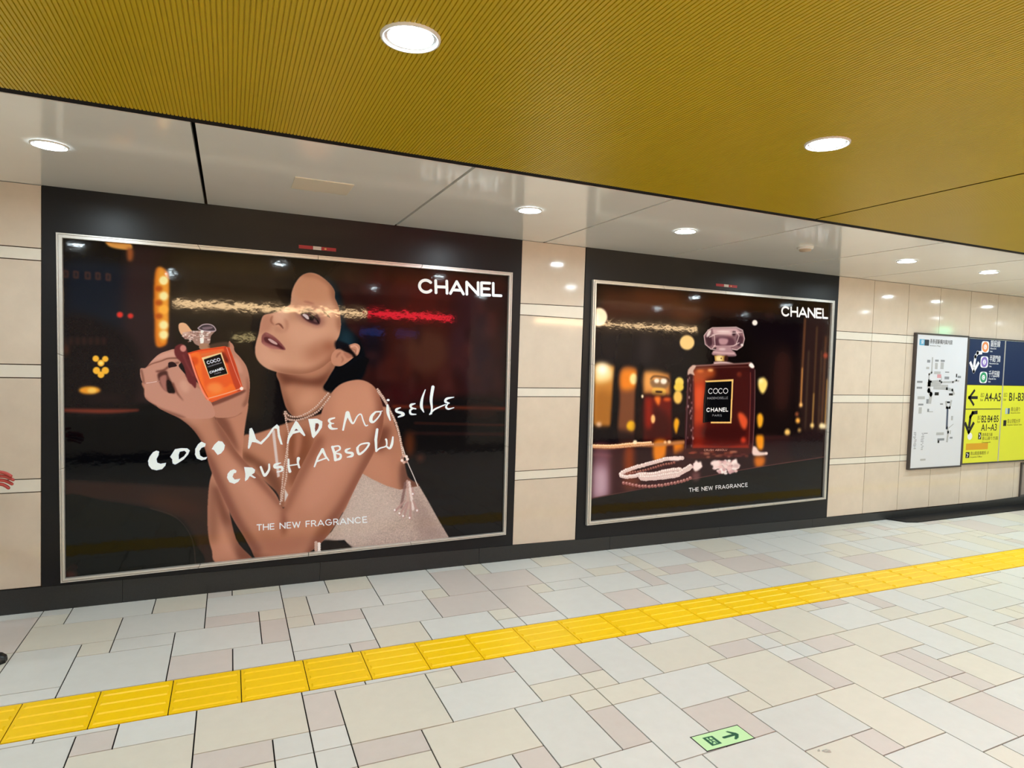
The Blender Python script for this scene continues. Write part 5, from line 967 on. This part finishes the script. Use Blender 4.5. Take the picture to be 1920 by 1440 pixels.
body = [(X, Y0, .95, .13, .15), (X+.01, Y0, 1.12, .115, .14), (X+.02, Y0, 1.30, .125, .16), (X+.03, Y0, 1.43, .07, .10), (X+.05, Y0, 1.52, .05), (X+.06, Y0, 1.60, .072, .07), (X+.07, Y0, 1.70, .085, .075), (X+.06, Y0, 1.76, .06),
        (X+.0, Y0-.09, .90, .095), (X+.22, Y0-.10, .50, .062), (X+.34, Y0-.10, .12, .042), (X+.39, Y0-.10, .055, .04), (X+.52, Y0-.10, .035, .034),
        (X-.02, Y0+.09, .90, .095), (X-.04, Y0+.10, .48, .062), (X-.30, Y0+.10, .16, .042), (X-.30, Y0+.10, .09, .04), (X-.20, Y0+.10, .035, .032),
        (X+.02, Y0-.19, 1.40, .05), (X+.14, Y0-.24, 1.14, .042), (X+.42, Y0-.22, 1.01, .032), (X+.50, Y0-.215, .985, .026),
        (X+.02, Y0+.19, 1.40, .05), (X-.10, Y0+.24, 1.13, .042), (X-.18, Y0+.22, .88, .032), (X-.18, Y0+.22, .78, .03)]
skin_mesh('body', body, [(0, 1), (1, 2), (2, 3), (3, 4), (4, 5), (5, 6), (6, 7), (0, 8), (8, 9), (9, 10), (10, 11), (11, 12), (0, 13), (13, 14), (14, 15), (15, 16), (16, 17), (3, 18), (18, 19), (19, 20), (20, 21), (3, 22), (22, 23), (23, 24), (24, 25)], SKIN, pe)
coat = [(b[0], b[1], b[2], b[3]*1.16+.008, (b[4] if len(b) > 4 else b[3])*1.16+.008) for b in body]
skin_mesh('coat', [coat[0], coat[1], coat[2], (X+.03, Y0, 1.44, .085, .12), coat[18], coat[19], (X+.36, Y0-.22, 1.035, .043), coat[22], coat[23], (X-.17, Y0+.22, .92, .043), (X-.005, Y0, .80, .15, .18)], [(0, 1), (1, 2), (2, 3), (3, 4), (4, 5), (5, 6), (3, 7), (7, 8), (8, 9), (0, 10)], CLO, pe)
skin_mesh('trousers', [(X, Y0, .95, .135, .155)]+[coat[8], coat[9], (X+.33, Y0-.10, .13, .058)]+[coat[13], coat[14], (X-.29, Y0+.10, .17, .058)], [(0, 1), (1, 2), (2, 3), (0, 4), (4, 5), (5, 6)], TRO, pe)
skin_mesh('cuff', [(X+.35, Y0-.22, 1.04, .046), (X+.40, Y0-.22, 1.018, .044)], [(0, 1)], REDC, pe)
skin_mesh('hair', [(X+.03, Y0, 1.70, .088, .082), (X+.045, Y0, 1.77, .075, .072), (X+.01, Y0, 1.62, .05, .055)], [(0, 1), (0, 2)], HAIR, pe)
raw_h = [(X+.51, Y0-.215, .982, .030, .020)]
# right hand: palm and five fingers reaching forward, the tips just inside the frame
hx, hy, hz = X+.50, Y0-.215, .985
skin_mesh('hand', [(hx, hy, hz, .027, .018), (hx+.045, hy, hz-.012, .036, .016), (hx+.085, hy, hz-.022, .036, .014)], [(0, 1), (1, 2)], SKIN, pe)
for k, (dz, L) in enumerate(((.030, .070), (.011, .080), (-.009, .075), (-.028, .060))):
    p = (hx+.085, hy, hz-.022+dz)
    skin_mesh('finger', [(p[0]-.02, p[1], p[2], .0095), (p[0]+L*.45, p[1]-.004, p[2]-.008, .009), (p[0]+L*.75, p[1]-.014, p[2]-.018, .0085), (p[0]+L*.95, p[1]-.026, p[2]-.026, .0075)], [(0, 1), (1, 2), (2, 3)], SKIN, pe, 1)
skin_mesh('thumb', [(hx+.02, hy-.008, hz+.012, .012), (hx+.05, hy-.030, hz+.032, .0105), (hx+.085, hy-.040, hz+.030, .009)], [(0, 1), (1, 2)], SKIN, pe, 1)
for sx, sy, hz_ in ((X+.345, Y0-.10, 0), (X-.30, Y0+.10, .0)):
    V = []; Fc = []; prof = [(-.065, .030, .07), (-.03, .040, .085), (.03, .040, .085), (.09, .046, .065), (.15, .050, .050), (.205, .040, .042), (.228, .018, .030)]
    for x_, w_, h_ in prof:
        for a, b in ((-1, .0), (-1.02, .35), (-.6, .95), (0, 1.05), (.6, .95), (1.02, .35), (1, .0)): V.append((sx+x_+.02, sy+w_*a, hz_+.002+h_*b))
    for j in range(len(prof)-1): Fc += [(j*7+i, (j+1)*7+i, (j+1)*7+(i+1) % 7, j*7+(i+1) % 7) for i in range(7)]
    Fc += [tuple(range(7))[::-1], tuple(range((len(prof)-1)*7, len(prof)*7))]
    rel(raw('shoe', V, Fc, SHO, smooth=True), pe)
